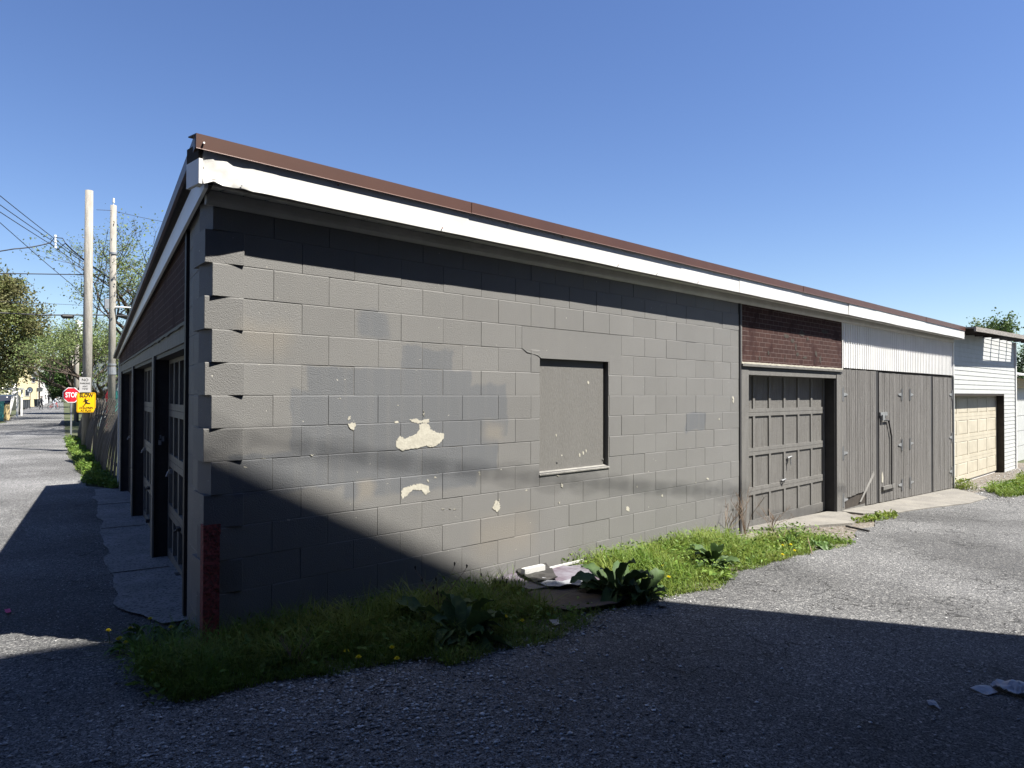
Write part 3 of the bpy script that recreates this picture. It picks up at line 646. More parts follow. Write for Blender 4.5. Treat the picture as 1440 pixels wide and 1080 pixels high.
# rusty red corner guard
mb = MB(); c = (-.035, -.10)
a = Vector((-.030, .10)); 
mb.box(0, .095, 0, .012, -.35, .76); mb.prism([(0, 0.0122), (.012, .0122), (.012+.022, .12), (.022, .12)][::-1][::-1], -.35, .755)
mb.box(-.003, .098, -.004, .0, .70, .764)
pr_ = build('corner_guard', mb, MT['redrust'], None, (-.045, -.085, 0), -.06); tag(pr_, 'rusty red steel corner guard standing in the weeds at the garage corner', 'guard post')

# ------------------------------------------------------------------ white clapboard garage beyond
sg = thing('clapboard_garage', 'white clapboard garage with a cream panelled door, right of the grey plank doors', 'garage')
mb = MB(); mb.box(21.27, 22.6, .03, .2, -.8, 3.0); mb.box(16.36, 21.27, .03, .2, 1.56, 2.98); build('wall', mb, MT['housewhite'], sg)
H = .105
for i in range(34):
    z = -.52 + i*H
    x0 = 21.27 if z < 1.5 else 16.37
    zt = min(z+H+.012, 3.02)
    if z > 1.5: z = max(z, 1.56)
    q = MB(); q.prism([(x0, 0), (22.60, 0), (22.60, .03), (x0, .03)], z, zt)
    q.v = [(a, b + (.0 if c < (z+zt)/2 else .010) if b == 0 else b, c) for a, b, c in q.v]
    build('clapboard', q, MT['siding'], sg)
mb = MB(); mb.box(22.60, 22.68, -.03, .08, -.6, 3.02); build('corner_board', mb, MT['white'], sg)
mb = MB(); mb.box(16.345, 16.385, -.012, .03, -.6, 2.70); build('corner_board', mb, MT['siding'], sg)
mb = MB(); mb.box(21.24, 21.268, .0, .30, -.6, 1.56); build('door_jamb', mb, MT['darkin'], sg)
mb = MB(); mb.box(16.37, 21.24, .0, .2, 1.53, 1.559); build('door_head', mb, MT['darkin'], sg)
cdr = paneldoor(4.83, -.47, 1.53, 4, 5, MT['cream'], MT['cream'], sg, (16.40, .17, 0), 0, dep=.018, bottom=.12, rail=.16, stile=.14, side=.12, bevel=True)
def rfz(x): return 2.93 + (x-16.4)*.021
mb = MB(); mb.prism([(16.43,-.42),(23.9,-.42),(23.9,-.38),(16.43,-.38)], [rfz(16.4), rfz(23.9), rfz(23.9), rfz(16.4)], [rfz(16.4)+.10, rfz(23.9)+.10, rfz(23.9)+.10, rfz(16.4)+.10]); build('fascia', mb, MT['greywood'], sg)
def topslab(x0, x1, y0, y1, nm, m):
    mb = MB(); mb.prism([(x0,y0),(x1,y0),(x1,y1),(x0,y1)], [rfz(x0)+.07, rfz(x1)+.07]+[rfz(x1)-.15*(y1>1)+.07, rfz(x0)-.15*(y1>1)+.07], [rfz(x0)+.10, rfz(x1)+.10]+[rfz(x1)-.15*(y1>1)+.10, rfz(x0)-.15*(y1>1)+.10]); return build(nm, mb, m, sg)
topslab(16.43, 19.2, -.379, .0, 'roof_board', MT['greywood']); topslab(22.3, 23.9, -.379, .0, 'roof_board', MT['greywood']); topslab(16.43, 23.9, 0.001, 6, 'roof', MT['roofing'])
mb = MB()
for x in (16.6, 17.4, 18.2, 19.0, 19.9, 20.8, 21.65, 22.5, 23.4):
    r = MB(); r.box(x, x+.05, -.378, -.002, rfz(x)-.03, rfz(x)+.068); build('rafter', r, MT['darkin'], sg)
mb = MB(); mb.box(16.4, 22.6, .2, 6, -.8, 2.75); build('inner_wall', mb, MT['housewhite'], sg)

nb = thing('metal_roof_garage', 'white garage with ribbed metal roof and tan beam, at the far right edge', 'garage')
mb = MB(); mb.box(23.1, 29, .55, 5, -.7, 2.1); build('wall', mb, MT['housewhite'], nb)
mb = MB(); mb.box(23.0, 29, .30, .42, 1.78, 2.05); build('beam', mb, MT['tan'], nb)
for i in range(24):
    r = MB(); x = 22.95+i*.26; r.add([(x,.1,2.12),(x+.22,.1,2.12),(x+.22,5,3.1),(x,5,3.1),(x+.22,.1,2.15),(x+.26,.1,2.15),(x+.26,5,3.13),(x+.22,5,3.13),(x+.26,.1,2.12),(x+.26,5,3.1)], [(0,1,2,3),(1,4,7,2),(4,5,6,7),(5,8,9,6)])
    build('roof_sheet', r, MT['white'], nb, recalc=False)
for i in range(5):
    r = MB(); r.box(23.3, 28.6, .51, .545, -.55+i*.48, -.55+i*.48+.465); build('door_section', r, MT['siding'], nb)
mb = MB(); mb.box(22.98, 23.1, .3, .6, -.7, 2.1); build('post', mb, MT['housewhite'], nb)

# ------------------------------------------------------------------ house across the alley (behind the camera): its shadow lies on the alley and wall
bh = thing('brick_house', 'tall brick house with hipped roof across the alley from the grey garage', 'house')
T = 5.5; foot = (2.37+.55*T, -T); ev = 1.8*T
mb = MB(); mb.box(-7, foot[0], -15, -T-.001, -.6, ev); build('wall', mb, MT['brickred'], bh)
mb = MB()
x1 = foot[0]; z1 = ev
V = [(-7,-T,z1),(x1,-T,z1),(x1,-15,z1),(-7,-15,z1),(-7,-T+.002,z1+1.48),(x1-2.85,-T+.002,z1+1.48),(x1-2.85,-15,z1+1.48),(-7,-15,z1+1.48)]
mb.add(V, [(0,3,2,1),(4,5,6,7),(0,1,5,4),(1,2,6,5),(2,3,7,6),(3,0,4,7)]); build('roof', mb, MT['shingle'], bh)
for x in (-5, -2, 1, 3.6):
    for z in (1.0, 4.0, 7.0):
        w_ = MB(); w_.box(x, x+1, -T, -T+.03, z, z+1.5); o = build('window', w_, MT['housewhite'], bh)
        w_ = MB(); w_.box(x+.07, x+.93, -T+.03, -T+.035, z+.07, z+1.43); build('pane', w_, MT['glass'], o)

def add_occluder_house(x0, x1, y0, y1, h_, ridge, label, rows):  # unseen houses added around the view to cut sky light and deepen the shade
    t = thing('occluder_house', label, 'house')
    mb = MB(); mb.box(x0, x1, y0, y1, -.8, h_); build('wall', mb, MT['brickred'], t)
    mb = MB(); mb.add([(x0-.2,y0-.2,h_+.002),(x1+.2,y0-.2,h_+.002),(x1+.2,y1+.2,h_+.002),(x0-.2,y1+.2,h_+.002),((x0+x1)/2,y0-.2,h_+ridge),((x0+x1)/2,y1+.2,h_+ridge)], [(0,3,2,1),(0,1,4),(1,2,5,4),(2,3,5),(3,0,4,5)]); build('roof', mb, MT['shingle'], t)
    for k in range(rows):
        for z in ((1.0, 4.0) if h_ > 5 else (1.0,)):
            yy = y0+1+k*(y1-y0-2)/max(1, rows-1); q = MB(); q.box(x1+.001, x1+.03, yy-.4, yy+.4, z, z+1.4); o = build('window', q, MT['housewhite'], t)
            q = MB(); q.box(x1+.03, x1+.035, yy-.33, yy+.33, z+.07, z+1.33); build('pane', q, MT['glass'], o)
add_occluder_house(-17, -8.5, -14, -3, 6.2, 2.2, 'unseen dark brick house added to block sky light, across the street from the garage corner, nearest the alley', 3)
add_occluder_house(-19, -12.0, -1, 11, 3.2, 1.5, 'unseen dark brick house added to block sky light, across the street facing the garage doors', 4)
add_occluder_house(-13.5, -6.6, 13, 24, 6.0, 2.0, 'unseen dark brick house added to block sky light, farther up the far side of the street', 4)
add_occluder_house(9.5, 17, -19, -9.5, 5.6, 2.0, 'unseen dark brick house added to block sky light, behind the alley opposite the panelled door', 3)
add_occluder_house(19, 28, -20, -10, 5.6, 2.0, 'unseen dark brick house added to block sky light, behind the alley opposite the clapboard garage', 3)

# ------------------------------------------------------------------ plants
def joinmesh(name, V, Fs, m, smooth=True):
    me = bpy.data.meshes.new(name); V = np.asarray(V, np.float32); me.vertices.add(len(V)); me.vertices.foreach_set('co', V.ravel())
    tot = np.concatenate([np.full(len(f), f.shape[1]) for f in Fs]); idx = np.concatenate([f.ravel() for f in Fs])
    me.loops.add(len(idx)); me.loops.foreach_set('vertex_index', idx.astype(np.int32)); me.polygons.add(len(tot))
    st = np.concatenate([[0], np.cumsum(tot)[:-1]]); me.polygons.foreach_set('loop_start', st.astype(np.int32))
    me.update(calc_edges=True); me.materials.append(m)
    if smooth: me.polygons.foreach_set('use_smooth', [True]*len(tot))
    return me
def blades(P, h, wd, lean, r):
    n = len(P); a = r.uniform(0, 2*PI, n); dirx = np.stack([np.cos(a), np.sin(a), 0*a], 1); sid = np.stack([-np.sin(a), np.cos(a), 0*a], 1)
    V = []
    for k, (t, ww) in enumerate(((0, 1), (.4, .85), (.75, .55), (1, 0))):
        c = P + dirx*(lean*h*t**2)[:, None] + np.array([0, 0, 1.])*(h*t*(1-.28*lean*t))[:, None]
        if ww: V += [c - sid*(wd*ww/2)[:, None], c + sid*(wd*ww/2)[:, None]]
        else: V += [c]
    V = np.stack(V, 1).reshape(-1, 3); b = np.arange(n)[:, None]*7
    q = np.concatenate([b+np.array([0,1,3,2]), b+np.array([2,3,5,4])]); t = b+np.array([4,5,6])
    return V, [q, t]
def leaves(P, size, r, up=.4, asp=.5):
    """folded leaf of 2 quads each"""
    n = len(P); d = r.normal(size=(n, 3)); d[:, 2] = np.abs(d[:, 2])*up + .05; d /= np.linalg.norm(d, axis=1)[:, None]
    s = np.cross(d, r.normal(size=(n, 3))); s /= np.linalg.norm(s, axis=1)[:, None]; u = np.cross(d, s); u *= np.sign(u[:, 2:3]+1e-9)
    L = size[:, None]; W = L*asp
    p0 = P; p1 = P+d*L*.5+u*L*.06; p2 = P+d*L; a = P+d*L*.45+s*W*.5+u*L*.16; b = P+d*L*.45-s*W*.5+u*L*.16
    V = np.stack([p0, a, p2, b, p1], 1).reshape(-1, 3); k = np.arange(n)[:, None]*5
    return V, [np.concatenate([k+np.array([0,1,4]), k+np.array([1,2,4]), k+np.array([0,4,3]), k+np.array([4,2,3])])]
def edge_y(x):                          # where the weeds give way to the alley surface
    yn = -1.12 + .13*nz1(x*1.9, 9) - .105*np.maximum(0, 1-np.abs(x-2.6)/2.2)
    yn = np.where(x < .9, -.95+(.9-x)*.25+.05*nz1(x*6, 2), yn)
    return yn
def scatter(n, x0, x1, ytop=-.02, pw=1., seed=1, yover=0):
    r = np.random.default_rng(seed); x = r.uniform(x0, x1, n); ye = edge_y(x)-yover; t = r.uniform(0, 1, n)**pw
    y = ytop + (ye-ytop)*t; return np.stack([x, y, g(x, y)-.01], 1), r, t
def clumpy(P, r, seed, lo=.35):
    lo = lo*.35
    v = (nz1(P[:,0]*6+P[:,1]*2, seed)+nz1(P[:,1]*8+P[:,0]*3, seed+1))*.6+.55; return P[r.uniform(0, 1, len(P)) < clip(v*1.25, lo, 1)], None
PXPOLY = [(686,813),(742,845),(765,864),(800,868),(868,858),(886,850),(862,812),(770,798)]
def inpoly(P):
    W = [grd(u, v) for u, v in PXPOLY]; X = [w_.x for w_ in W]; Y = [w_.y for w_ in W]; n = len(X); r_ = np.zeros(len(P), bool)
    for i in range(n):
        j = i-1; c_ = ((Y[i] > P[:,1]) != (Y[j] > P[:,1])) & (P[:,0] < (X[j]-X[i])*(P[:,1]-Y[i])/(Y[j]-Y[i]+1e-9)+X[i]); r_ ^= c_
    return r_
# long grass along the wall
P1, r1, t1 = scatter(30000, -.42, 2.55, ytop=-.05, pw=.9, seed=3, yover=.05); P1, _ = clumpy(P1, r1, 5, .35)
P1 = P1[~(inpoly(P1) | ((P1[:,0] > 2.1) & (P1[:,1] > -.35)))]
tt1 = clip(P1[:,1]/edge_y(P1[:,0]), 0, 1.1); cl1 = clip(.75+.55*nz1(P1[:,0]*6+P1[:,1]*3, 8)*nz1(P1[:,1]*9, 4)+.25*nz1(P1[:,0]*2.1, 3), .25, 1.5)
h = r1.uniform(.10, .38, len(P1))*cl1*(1-.62*tt1**2)
V1, F1 = blades(P1, h, r1.uniform(.003, .006, len(P1)), r1.uniform(.3, 1.5, len(P1)), r1)
P2, r2, t2 = scatter(34000, 2.5, 7.2, seed=4, yover=.05); P2, _ = clumpy(P2, r2, 6, .4); P2 = P2[~(inpoly(P2) | ((P2[:,0] < 3.2) & (P2[:,1] > -.35)))]
P2 = P2[(P2[:,0] < 5.9) | (P2[:,1] < -.42)]
tt2 = clip(P2[:,1]/edge_y(P2[:,0]), 0, 1.1); cl2 = clip(.75+.6*nz1(P2[:,0]*5+P2[:,1]*4, 18)*nz1(P2[:,1]*8, 14)+.3*nz1(P2[:,0]*2.3, 13), .2, 1.5)
h = r2.uniform(.09, .34, len(P2))*cl2*(1-.6*tt2**2)*(1-.45*clip((P2[:,0]-5.2)/1.5, 0, 1))
V2, F2 = blades(P2, h, r2.uniform(.004, .008, len(P2)), r2.uniform(.3, 1.4, len(P2)), r2)
o = put('grass', joinmesh('grass', np.concatenate([V1, V2]), [np.concatenate([F1[0], F2[0]+len(V1)]), np.concatenate([F1[1], F2[1]+len(V1)])], MT['grass']), kind='stuff')
tag(o, 'long green grass growing along the foot of the grey block wall', 'grass')
# taller clumps standing out of the strip
CV = []; CQ = []; CT = []; off = 0; rc = np.random.default_rng(77)
for cx, cy, nn, hh in ((-.12,-.42,120,.30),(.25,-.62,130,.34),(.62,-.5,150,.36),(.95,-.85,110,.28),(1.25,-.45,170,.40),(1.65,-.7,170,.38),(1.85,-.4,130,.36),(2.05,-.8,120,.26),(3.3,-.55,90,.30),(3.7,-.9,100,.26),(4.1,-.4,110,.34),(4.6,-.7,120,.28),(5.2,-.35,120,.34),(5.6,-.7,110,.26),(6.2,-.6,120,.26),(2.35,-.18,60,.24),(.1,-.15,70,.25),(.9,-.12,70,.22)):
    P_ = np.stack([rc.normal(cx, .07, nn), np.minimum(rc.normal(cy, .06, nn), -.03), np.zeros(nn)], 1); P_[:,2] = g(P_[:,0], P_[:,1])-.01
    V_, F_ = blades(P_, rc.uniform(.5, 1, nn)*hh, rc.uniform(.004, .0075, nn), rc.uniform(.4, 1.3, nn), rc); CV.append(V_); CQ.append(F_[0]+off); CT.append(F_[1]+off); off += len(V_)
o = put('tall_grass', joinmesh('tall_grass', np.concatenate(CV), [np.concatenate(CQ), np.concatenate(CT)], MT['grass']), kind='stuff'); tag(o, 'taller arching grass clumps rising out of the weeds by the wall', 'grass')
# low broad-leaved weeds
P3, r3, _ = scatter(5500, -.5, 2.5, seed=7, yover=.03); P3, _ = clumpy(P3, r3, 12, .25); P3 = P3[~(inpoly(P3) | ((P3[:,0] > 2.1) & (P3[:,1] > -.35)))]
P4, r4, _ = scatter(10000, 2.6, 7.2, seed=8, yover=.05); P4, _ = clumpy(P4, r4, 15, .45); P4 = P4[~(inpoly(P4) | ((P4[:,0] < 3.2) & (P4[:,1] > -.35)))]; P4 = P4[(P4[:,0] < 5.9) | (P4[:,1] < -.42)]
P3 = np.concatenate([P3, P4]); P3[:,2] += rng.uniform(0, 1, len(P3))**1.3*.17
P3[:,2] -= .10*clip(P3[:,1]/edge_y(P3[:,0])-.55, 0, 1)
V3, F3 = leaves(P3, rng.uniform(.015, .055, len(P3)), rng, .5, .45)
o = put('weeds', joinmesh('weeds', V3, F3, MT['weed']), kind='stuff'); tag(o, 'low broad-leaved weeds filling the strip between wall and alley', 'weeds')
# tufts in front of the clapboard garage and by the aprons
def tuft(name, cx, cy, rx, ry, n, hh, label, seed, leafy=.4, m='grass'):
    r = np.random.default_rng(seed); a = r.uniform(0, 2*PI, n); q = np.sqrt(r.uniform(0, 1, n))*(1+.25*np.sin(a*3+seed))
    x = cx+np.cos(a)*q*rx; y = cy+np.sin(a)*q*ry; P = np.stack([x, y, g(x, y)-.01], 1)
    k = int(n*(1-leafy)); V, Fq = blades(P[:k], r.uniform(.4, 1, k)*hh, r.uniform(.005, .012, k), r.uniform(.2, 1.1, k), r)
    Q = P[k:].copy(); Q[:,2] += r.uniform(0, 1, len(Q))*hh*.7; V2_, F2_ = leaves(Q, r.uniform(.03, .08, len(Q)), r, .6, .45)
    o = put(name, joinmesh(name, np.concatenate([V, V2_]), [Fq[0], np.concatenate([Fq[1], F2_[0]+len(V)])], MT[m]), kind='stuff')
    return tag(o, label, 'grass')
tuft('grass', 16.9, -1.0, 1.5, .35, 3500, .24, 'bright grass tuft on the gravel before the cream garage door', 3)
tuft('grass', 19.8, -.95, 2.3, .35, 3500, .20, 'bright grass at the foot of the clapboard garage, right of the other tuft', 4)
tuft('grass', 16.5, -.15, .25, .2, 300, .3, 'small weeds at the joint of plank doors and clapboard garage', 5, .7)
tuft('grass', 9.75, -.62, .8, .14, 700, .07, 'sparse weeds along the edge of the pale garage apron', 6, .5)
# weeds along the leaning fence
def fence_d(s): return np.interp(s, [10.5, 10.8, 12.2, 27], [.06, .04, -.18, -.68])
ns = 11000; r = np.random.default_rng(12); s_ = 10.6+r.uniform(0, 1, ns)*16; dd = fence_d(s_) - .05 - r.uniform(0, 1, ns)*(.36+.12*np.sin(s_*2.2)) ; dd = dd + .12
Pm = np.stack([MV.x*s_+NV.x*dd, MV.y*s_+NV.y*dd, 0*s_], 1); Pm[:,2] = g(Pm[:,0], Pm[:,1]); Pm[:,2] += r.uniform(0, 1, ns)*.17*(1-.3*np.sin(s_*3))
Vw, Fw = leaves(Pm, r.uniform(.04, .10, ns), r, .6, .5)
Pg = Pm[:4000].copy(); Pg[:,2] = g(Pg[:,0], Pg[:,1]); Vg, Fg = blades(Pg, r.uniform(.08, .28, 4000), r.uniform(.006, .014, 4000), r.uniform(.2, 1, 4000), r)
o = put('weeds', joinmesh('fence_weeds', np.concatenate([Vw, Vg]), [Fg[0]+len(Vw), np.concatenate([Fw[0], Fg[1]+len(Vw)])], MT['weed']), kind='stuff'); tag(o, 'green weeds along the foot of the leaning plank fence', 'weeds')

def leafmesh(L, W, rise, droop, seed, m, wav=.0):
    r = random.Random(seed); n = 11; V = []; Fq = []
    for i in range(n+1):
        t = i/n; x = L*(t*.95 - .18*droop*t*t); z = L*(rise*t - droop*t*t); tq = max(0, (t-.14)/.86); ww = W*(math.sin(PI*tq**.8))**.75*(1 if 0 < i < n else .0)+.006*(i < n)
        tw = .25*ww; rf = wav*math.sin(i*2.1+seed)
        V += [(x, -ww/2, z+tw+rf), (x, 0, z), (x, ww/2, z+tw-rf)]
    for i in range(n):
        a = i*3; Fq += [(a, a+3, a+4, a+1), (a+1, a+4, a+5, a+2)]
    mb = MB(); mb.add(V, Fq); return mb.mesh('leaf', m, True, False)
def dock(P, n, L, label, seed, m='dock'):
    r = random.Random(seed); t = thing('dock_plant', label, 'plant', P, 0)
    ms = [leafmesh(L*r.uniform(.8, 1.1), L*r.uniform(.27, .38), ri, dr, seed+k, MT[m], L*.028) for k, (ri, dr) in enumerate(((.9,.55),(.6,.7),(1.3,.8),(.35,.45),(.8,1.05)))]
    for i in range(n):
        a = i*2.4+r.uniform(-.3, .3); o = put('leaf', r.choice(ms), t, (math.cos(a)*.02, math.sin(a)*.02, r.uniform(0, .03)), rot=(r.uniform(-.5, .5), r.uniform(-.45, .3), a)); sc = r.uniform(.5, 1.15); o.scale = (sc, sc, sc)
    return t
def gp(u, v, dz=0): P = grd(u, v); return Vector((P.x, P.y, P.z+dz))
dock(gp(648,905), 46, .36, 'big dark dock plant in the shade, left of the flattened cardboard', 1)
dock(gp(612,885), 16, .30, 'smaller dock plant in shaded grass close left of the big dark one', 2)
dock(gp(866,842), 48, .40, 'big broad-leaved dock plant at the right end of the cardboard', 3)
dock(gp(905,845), 22, .30, 'dock plant with drooping leaves where shade meets sunlit weeds', 4)
dock(gp(1003,800), 26, .30, 'sunlit dock plant in the bright weeds left of the dead stalks', 5)
dock(gp(1150,770), 14, .20, 'small green leafy plant at the right end of the sunlit weeds', 6, 'dandy')
dock(gp(1112,768), 12, .20, 'small leafy plant beside the dandelion in the sunlit weeds', 7, 'dandy')
dock(gp(1010,815), 8, .2, 'low yellow-green leafy plant at the alley edge below the sunlit dock', 8, 'weed')
dock(Vector((16.6,-.7,-.52)), 12, .35, 'leafy weed before the cream garage door', 9, 'weed')
for i, (u, v, l) in enumerate(((205,900,'dandelion plant spreading left of the rusty corner guard'),(185,915,'dandelion plant at the left end of the shaded weeds'),(245,905,'dandelion leaves close to the foot of the concrete strip'),(235,940,'low leafy rosette in shaded weeds in front of the corner guard'),(395,945,'leafy rosette in shaded grass at the alley edge'),(590,905,'leafy rosette in shade left of the docks'))):
    dock(gp(u, v, .01), 16, .15, l, 20+i, 'dandy')
# dandelion flowers
def dandelion(P, h, label, group=None):
    t = thing('dandelion_flower', label, 'flower', P, random.uniform(0, 6), group); ln = random.uniform(-.03, .03)
    q = MB(); q.tube([(0,0,0),(ln*.3,0,h*.5),(ln,0,h)], .0022, 5); build('stem', q, MT['dandy'], t)
    q = MB()
    for k in range(26):
        a = k*2.4; e_ = .2+1.1*(k/26); L_ = .021
        d_ = Vector((math.cos(a)*math.sin(e_), math.sin(a)*math.sin(e_), math.cos(e_)))*L_; s_ = Vector((-math.sin(a), math.cos(a), 0))*.004
        q.add([(0,0,0), tuple(d_*.8-s_), tuple(d_), tuple(d_*.8+s_)], [(0,1,2,3)])
    build('flower_head', q, MT['yellow'], t, (ln, 0, h), recalc=False)
grp = None
fl = ['yellow dandelion at the far left tip of the weeds', 'yellow dandelion just below the far left one', 'yellow dandelion touching the one left of it in the low cluster', 'lowest yellow dandelion of the cluster at the left tip', 'dandelion at the top edge of the left patch, nearest the street', 'dandelion beside the foot of the left wall, close to the corner guard', 'pale dandelion against the concrete strip, highest of the left patch']
fl += ['orange-yellow dandelion in the shaded grass, left of its low neighbour', 'dandelion at the asphalt edge directly under the shaded grass', 'upper dandelion of the stacked pair left of the shaded dock', 'lower dandelion of the stacked pair left of the shaded dock', 'tiny dandelion low in the weeds in front of the corner guard']
fl += ['yellow flower in the sunlit weeds left of the pale twig', 'yellow flower nearest the panelled door in the sunlit weeds', 'yellow flower by the pale twig at the alley edge', 'lower left yellow flower of the sunlit group before the panelled door', 'tiny yellow flower in bright weeds right of the big dock', 'dandelion in front of the cardboard at the asphalt edge', 'dandelion in the grass left of the cardboard front corner', 'tiny yellow flower where the shade edge meets the weeds']
fl = iter(fl)
for u, v in ((154,905),(163,918),(168,916),(174,924),(186,900),(237,898),(213,886)): dandelion(gp(u, v), .07, next(fl), 'dandelion flowers in the weeds')
for u, v in ((487,935),(500,943),(554,928),(556,945),(211,965)): dandelion(gp(u, v), .07, next(fl), 'dandelion flowers in the weeds')
for u, v in ((1102,782),(1115,780),(1118,790),(1098,795),(930,812),(736,895),(710,890),(940,830)): dandelion(gp(u, v), .10, next(fl), 'dandelion flowers in the weeds')
# dead stalks and seed heads
def stalks(name, P, n, h, sp, label, seed, heads=False, m='stem'):
    r = random.Random(seed); t = thing(name, label, 'plant', P)
    for i in range(n):
        q = MB(); a = r.uniform(0, 2*PI); l = r.uniform(.1, sp); hh = h*r.uniform(.55, 1)
        pts = [Vector((0,0,-.02)), Vector((math.cos(a)*l*.3, math.sin(a)*l*.3, hh*.5)), Vector((math.cos(a)*l, math.sin(a)*l, hh))]
        q.tube(pts, [.004, .003, .0015], 5)
        for k in range(r.randint(3, 7)) if not heads else []:
            f = r.uniform(.35, .95); b0 = pts[1].lerp(pts[2], (f-.5)*2) if f > .5 else pts[0].lerp(pts[1], f*2); aa = r.uniform(0, 2*PI); bl = r.uniform(.06, .16)*h/.5
            q.tube([b0, b0+Vector((math.cos(aa)*bl*.5, math.sin(aa)*bl*.5, bl*.8))], [.0022, .001], 4)
        st = build('stalk', q, MT[m], t)
        if heads:
            c = pts[2]; q = MB(); q.tube([c, c+Vector((math.cos(a)*.004, 0, .02))], [.004, .007], 6); q.tube([c+Vector((0,0,.018)), c+Vector((0,0,.026))], [.007, .002], 6); build('seed_head', q, MT['signblack'], t)
    return t
stalks('dead_stalks', gp(1048,752), 9, .62, .38, 'bare brown dead stalks before the left edge of the panelled door', 1)
stalks('dead_stalks', gp(1020,760), 6, .45, .3, 'thin bare brown stalks against the wall end, left of the tallest ones', 2)
stalks('dead_stalks', gp(1085,745), 9, .30, .35, 'thin dry weed stalks in front of the panelled door', 3)
stalks('dead_stalks', gp(955,762), 1, .50, .2, 'single thin dry stalk leaning against the block wall', 4)
stalks('seed_stalks', gp(618,868), 9, .34, .24, 'dark seed-headed stalks arching at the shadow edge by the wall', 5, True)
stalks('seed_stalks', gp(690,845), 6, .20, .15, 'short dark seed-headed stalks left of the white foam piece', 6, True)
stalks('seed_stalks', gp(1100,765), 6, .2, .2, 'pale seed stalks in the sunlit weeds before the panelled door', 8, True)
stalks('grass_stalks', gp(415,945), 4, .22, .12, 'few pale dry grass stalks in front of the shaded wall', 7)

# ------------------------------------------------------------------ rubbish
def sheetobj(name, px, th, m, label, cat, lift=.03, crump=.0, seed=0, parent=None):
    r = random.Random(seed); P = [gp(u, v) for u, v in px]; c = sum(P, Vector())/len(P)
    bm = bmesh.new(); vs = [bm.verts.new((p.x-c.x, p.y-c.y, p.z-c.z)) for p in P]; bm.faces.new(vs); bmesh.ops.triangulate(bm, faces=bm.faces)
    bmesh.ops.subdivide_edges(bm, edges=bm.edges, cuts=5, use_grid_fill=True)
    for v in bm.verts:
        v.co.z += lift + crump*(math.sin(v.co.x*37+seed)+math.sin(v.co.y*41+v.co.x*19)+r.uniform(-.6, .6))
    e = bmesh.ops.extrude_face_region(bm, geom=bm.faces[:]); [setattr(v.co, 'z', v.co.z-th) for v in e['geom'] if isinstance(v, bmesh.types.BMVert)]
    bmesh.ops.recalc_face_normals(bm, faces=bm.faces); me = bpy.data.meshes.new(name); bm.to_mesh(me); bm.free(); me.materials.append(m)
    o = put(name, me, None, c); return tag(o, label, cat)
sheetobj('cardboard_sheet', [(742,842),(765,862),(800,866),(868,856),(884,848),(850,836),(790,832),(755,835)], .006, MT['cardboard'], 'damp brown cardboard sheet flattened in the weeds under the wall', 'cardboard', .045, .002, 1)
sheetobj('printed_sheet', [(686,813),(702,830),(745,838),(800,833),(850,826),(862,815),(830,804),(770,806)], .006, MT['mauve'], 'mauve and white printed sheet lying on the brown cardboard', 'litter', .060, .004, 2)
sheetobj('black_cloth', [(720,807),(733,822),(752,832),(762,824),(784,827),(775,812),(766,804)], .008, MT['blackcloth'], 'crumpled black plastic lying on the mauve sheet', 'litter', .085, .006, 3)
sheetobj('torn_paper', [(752,832),(765,826),(790,829),(826,827),(850,836),(812,836),(780,838)], .003, MT['paper'], 'torn white plastic scrap between black plastic and brown cardboard', 'litter', .075, .006, 4)
mb = MB(); mb.box(-.12, .12, -.025, .025, 0, .045); P = Vector((2.72, -.16, -.0)); o = build('foam_piece', mb, MT['foam'], None, (P.x, P.y, P.z+.03), -.05); tag(o, 'white foam block against the wall behind the black plastic', 'litter')
mb = MB(); mb.box(-.26, .26, -.01, .01, 0, .018); o = build('pale_batten', mb, MT['foam'], None, (3.2, -.09, -.01), -.02); tag(o, 'thin white strip along the wall right of the foam block', 'litter')
sheetobj('plastic_bag', [(1392,966),(1402,963),(1440,968),(1475,974),(1475,990),(1440,984),(1418,978),(1400,974)], .004, MT['paper'], 'crumpled pale plastic bag on the shaded asphalt, at the right edge', 'litter', .03, .010, 6)
sheetobj('paper_scrap', [(1364,970),(1378,967),(1392,968),(1404,976),(1388,979)], .003, MT['paper'], 'flat grey paper scrap just left of the plastic bag', 'litter', .012, .003, 7)
sheetobj('paper_scrap', [(1303,990),(1313,988),(1318,993),(1323,1001),(1315,996),(1306,995)], .003, MT['paper'], 'small white scrap alone on the shaded asphalt', 'litter', .014, .004, 8)
sheetobj('paper_scrap', [(772,876),(784,874),(790,880),(780,884)], .003, MT['paper'], 'pale scrap at the weeds edge below the cardboard', 'litter', .02, .002, 9)
sheetobj('paper_scrap', [(925,851),(935,850),(938,855),(928,856)], .003, MT['concrete'], 'pale stone chip on the asphalt near the shadow edge', 'stone', .02, .002, 10)
sheetobj('pink_wrapper', [(6,860),(13,858),(16,862),(9,864)], .002, mat('pink', (.6,.08,.2)), 'tiny pink wrapper on the shaded street', 'litter', .015, .003, 11)
mb = MB(); a = gp(1190,742); b = gp(1222,749); mb.tube([a+Vector((0,0,.02)), b+Vector((0,0,.02))], .014, 6); o = build('rod', mb, MT['blackcloth']); tag(o, 'thin black rod lying at the corner of the pale apron', 'rod')
mb = MB(); a = gp(1135,768); b = gp(1142,782); mb.tube([a+Vector((0,0,.12)), b+Vector((0,0,.02))], .005, 5); o = build('twig', mb, MT['stem']); tag(o, 'pale bare twig poking out of the sunlit weeds', 'twig')

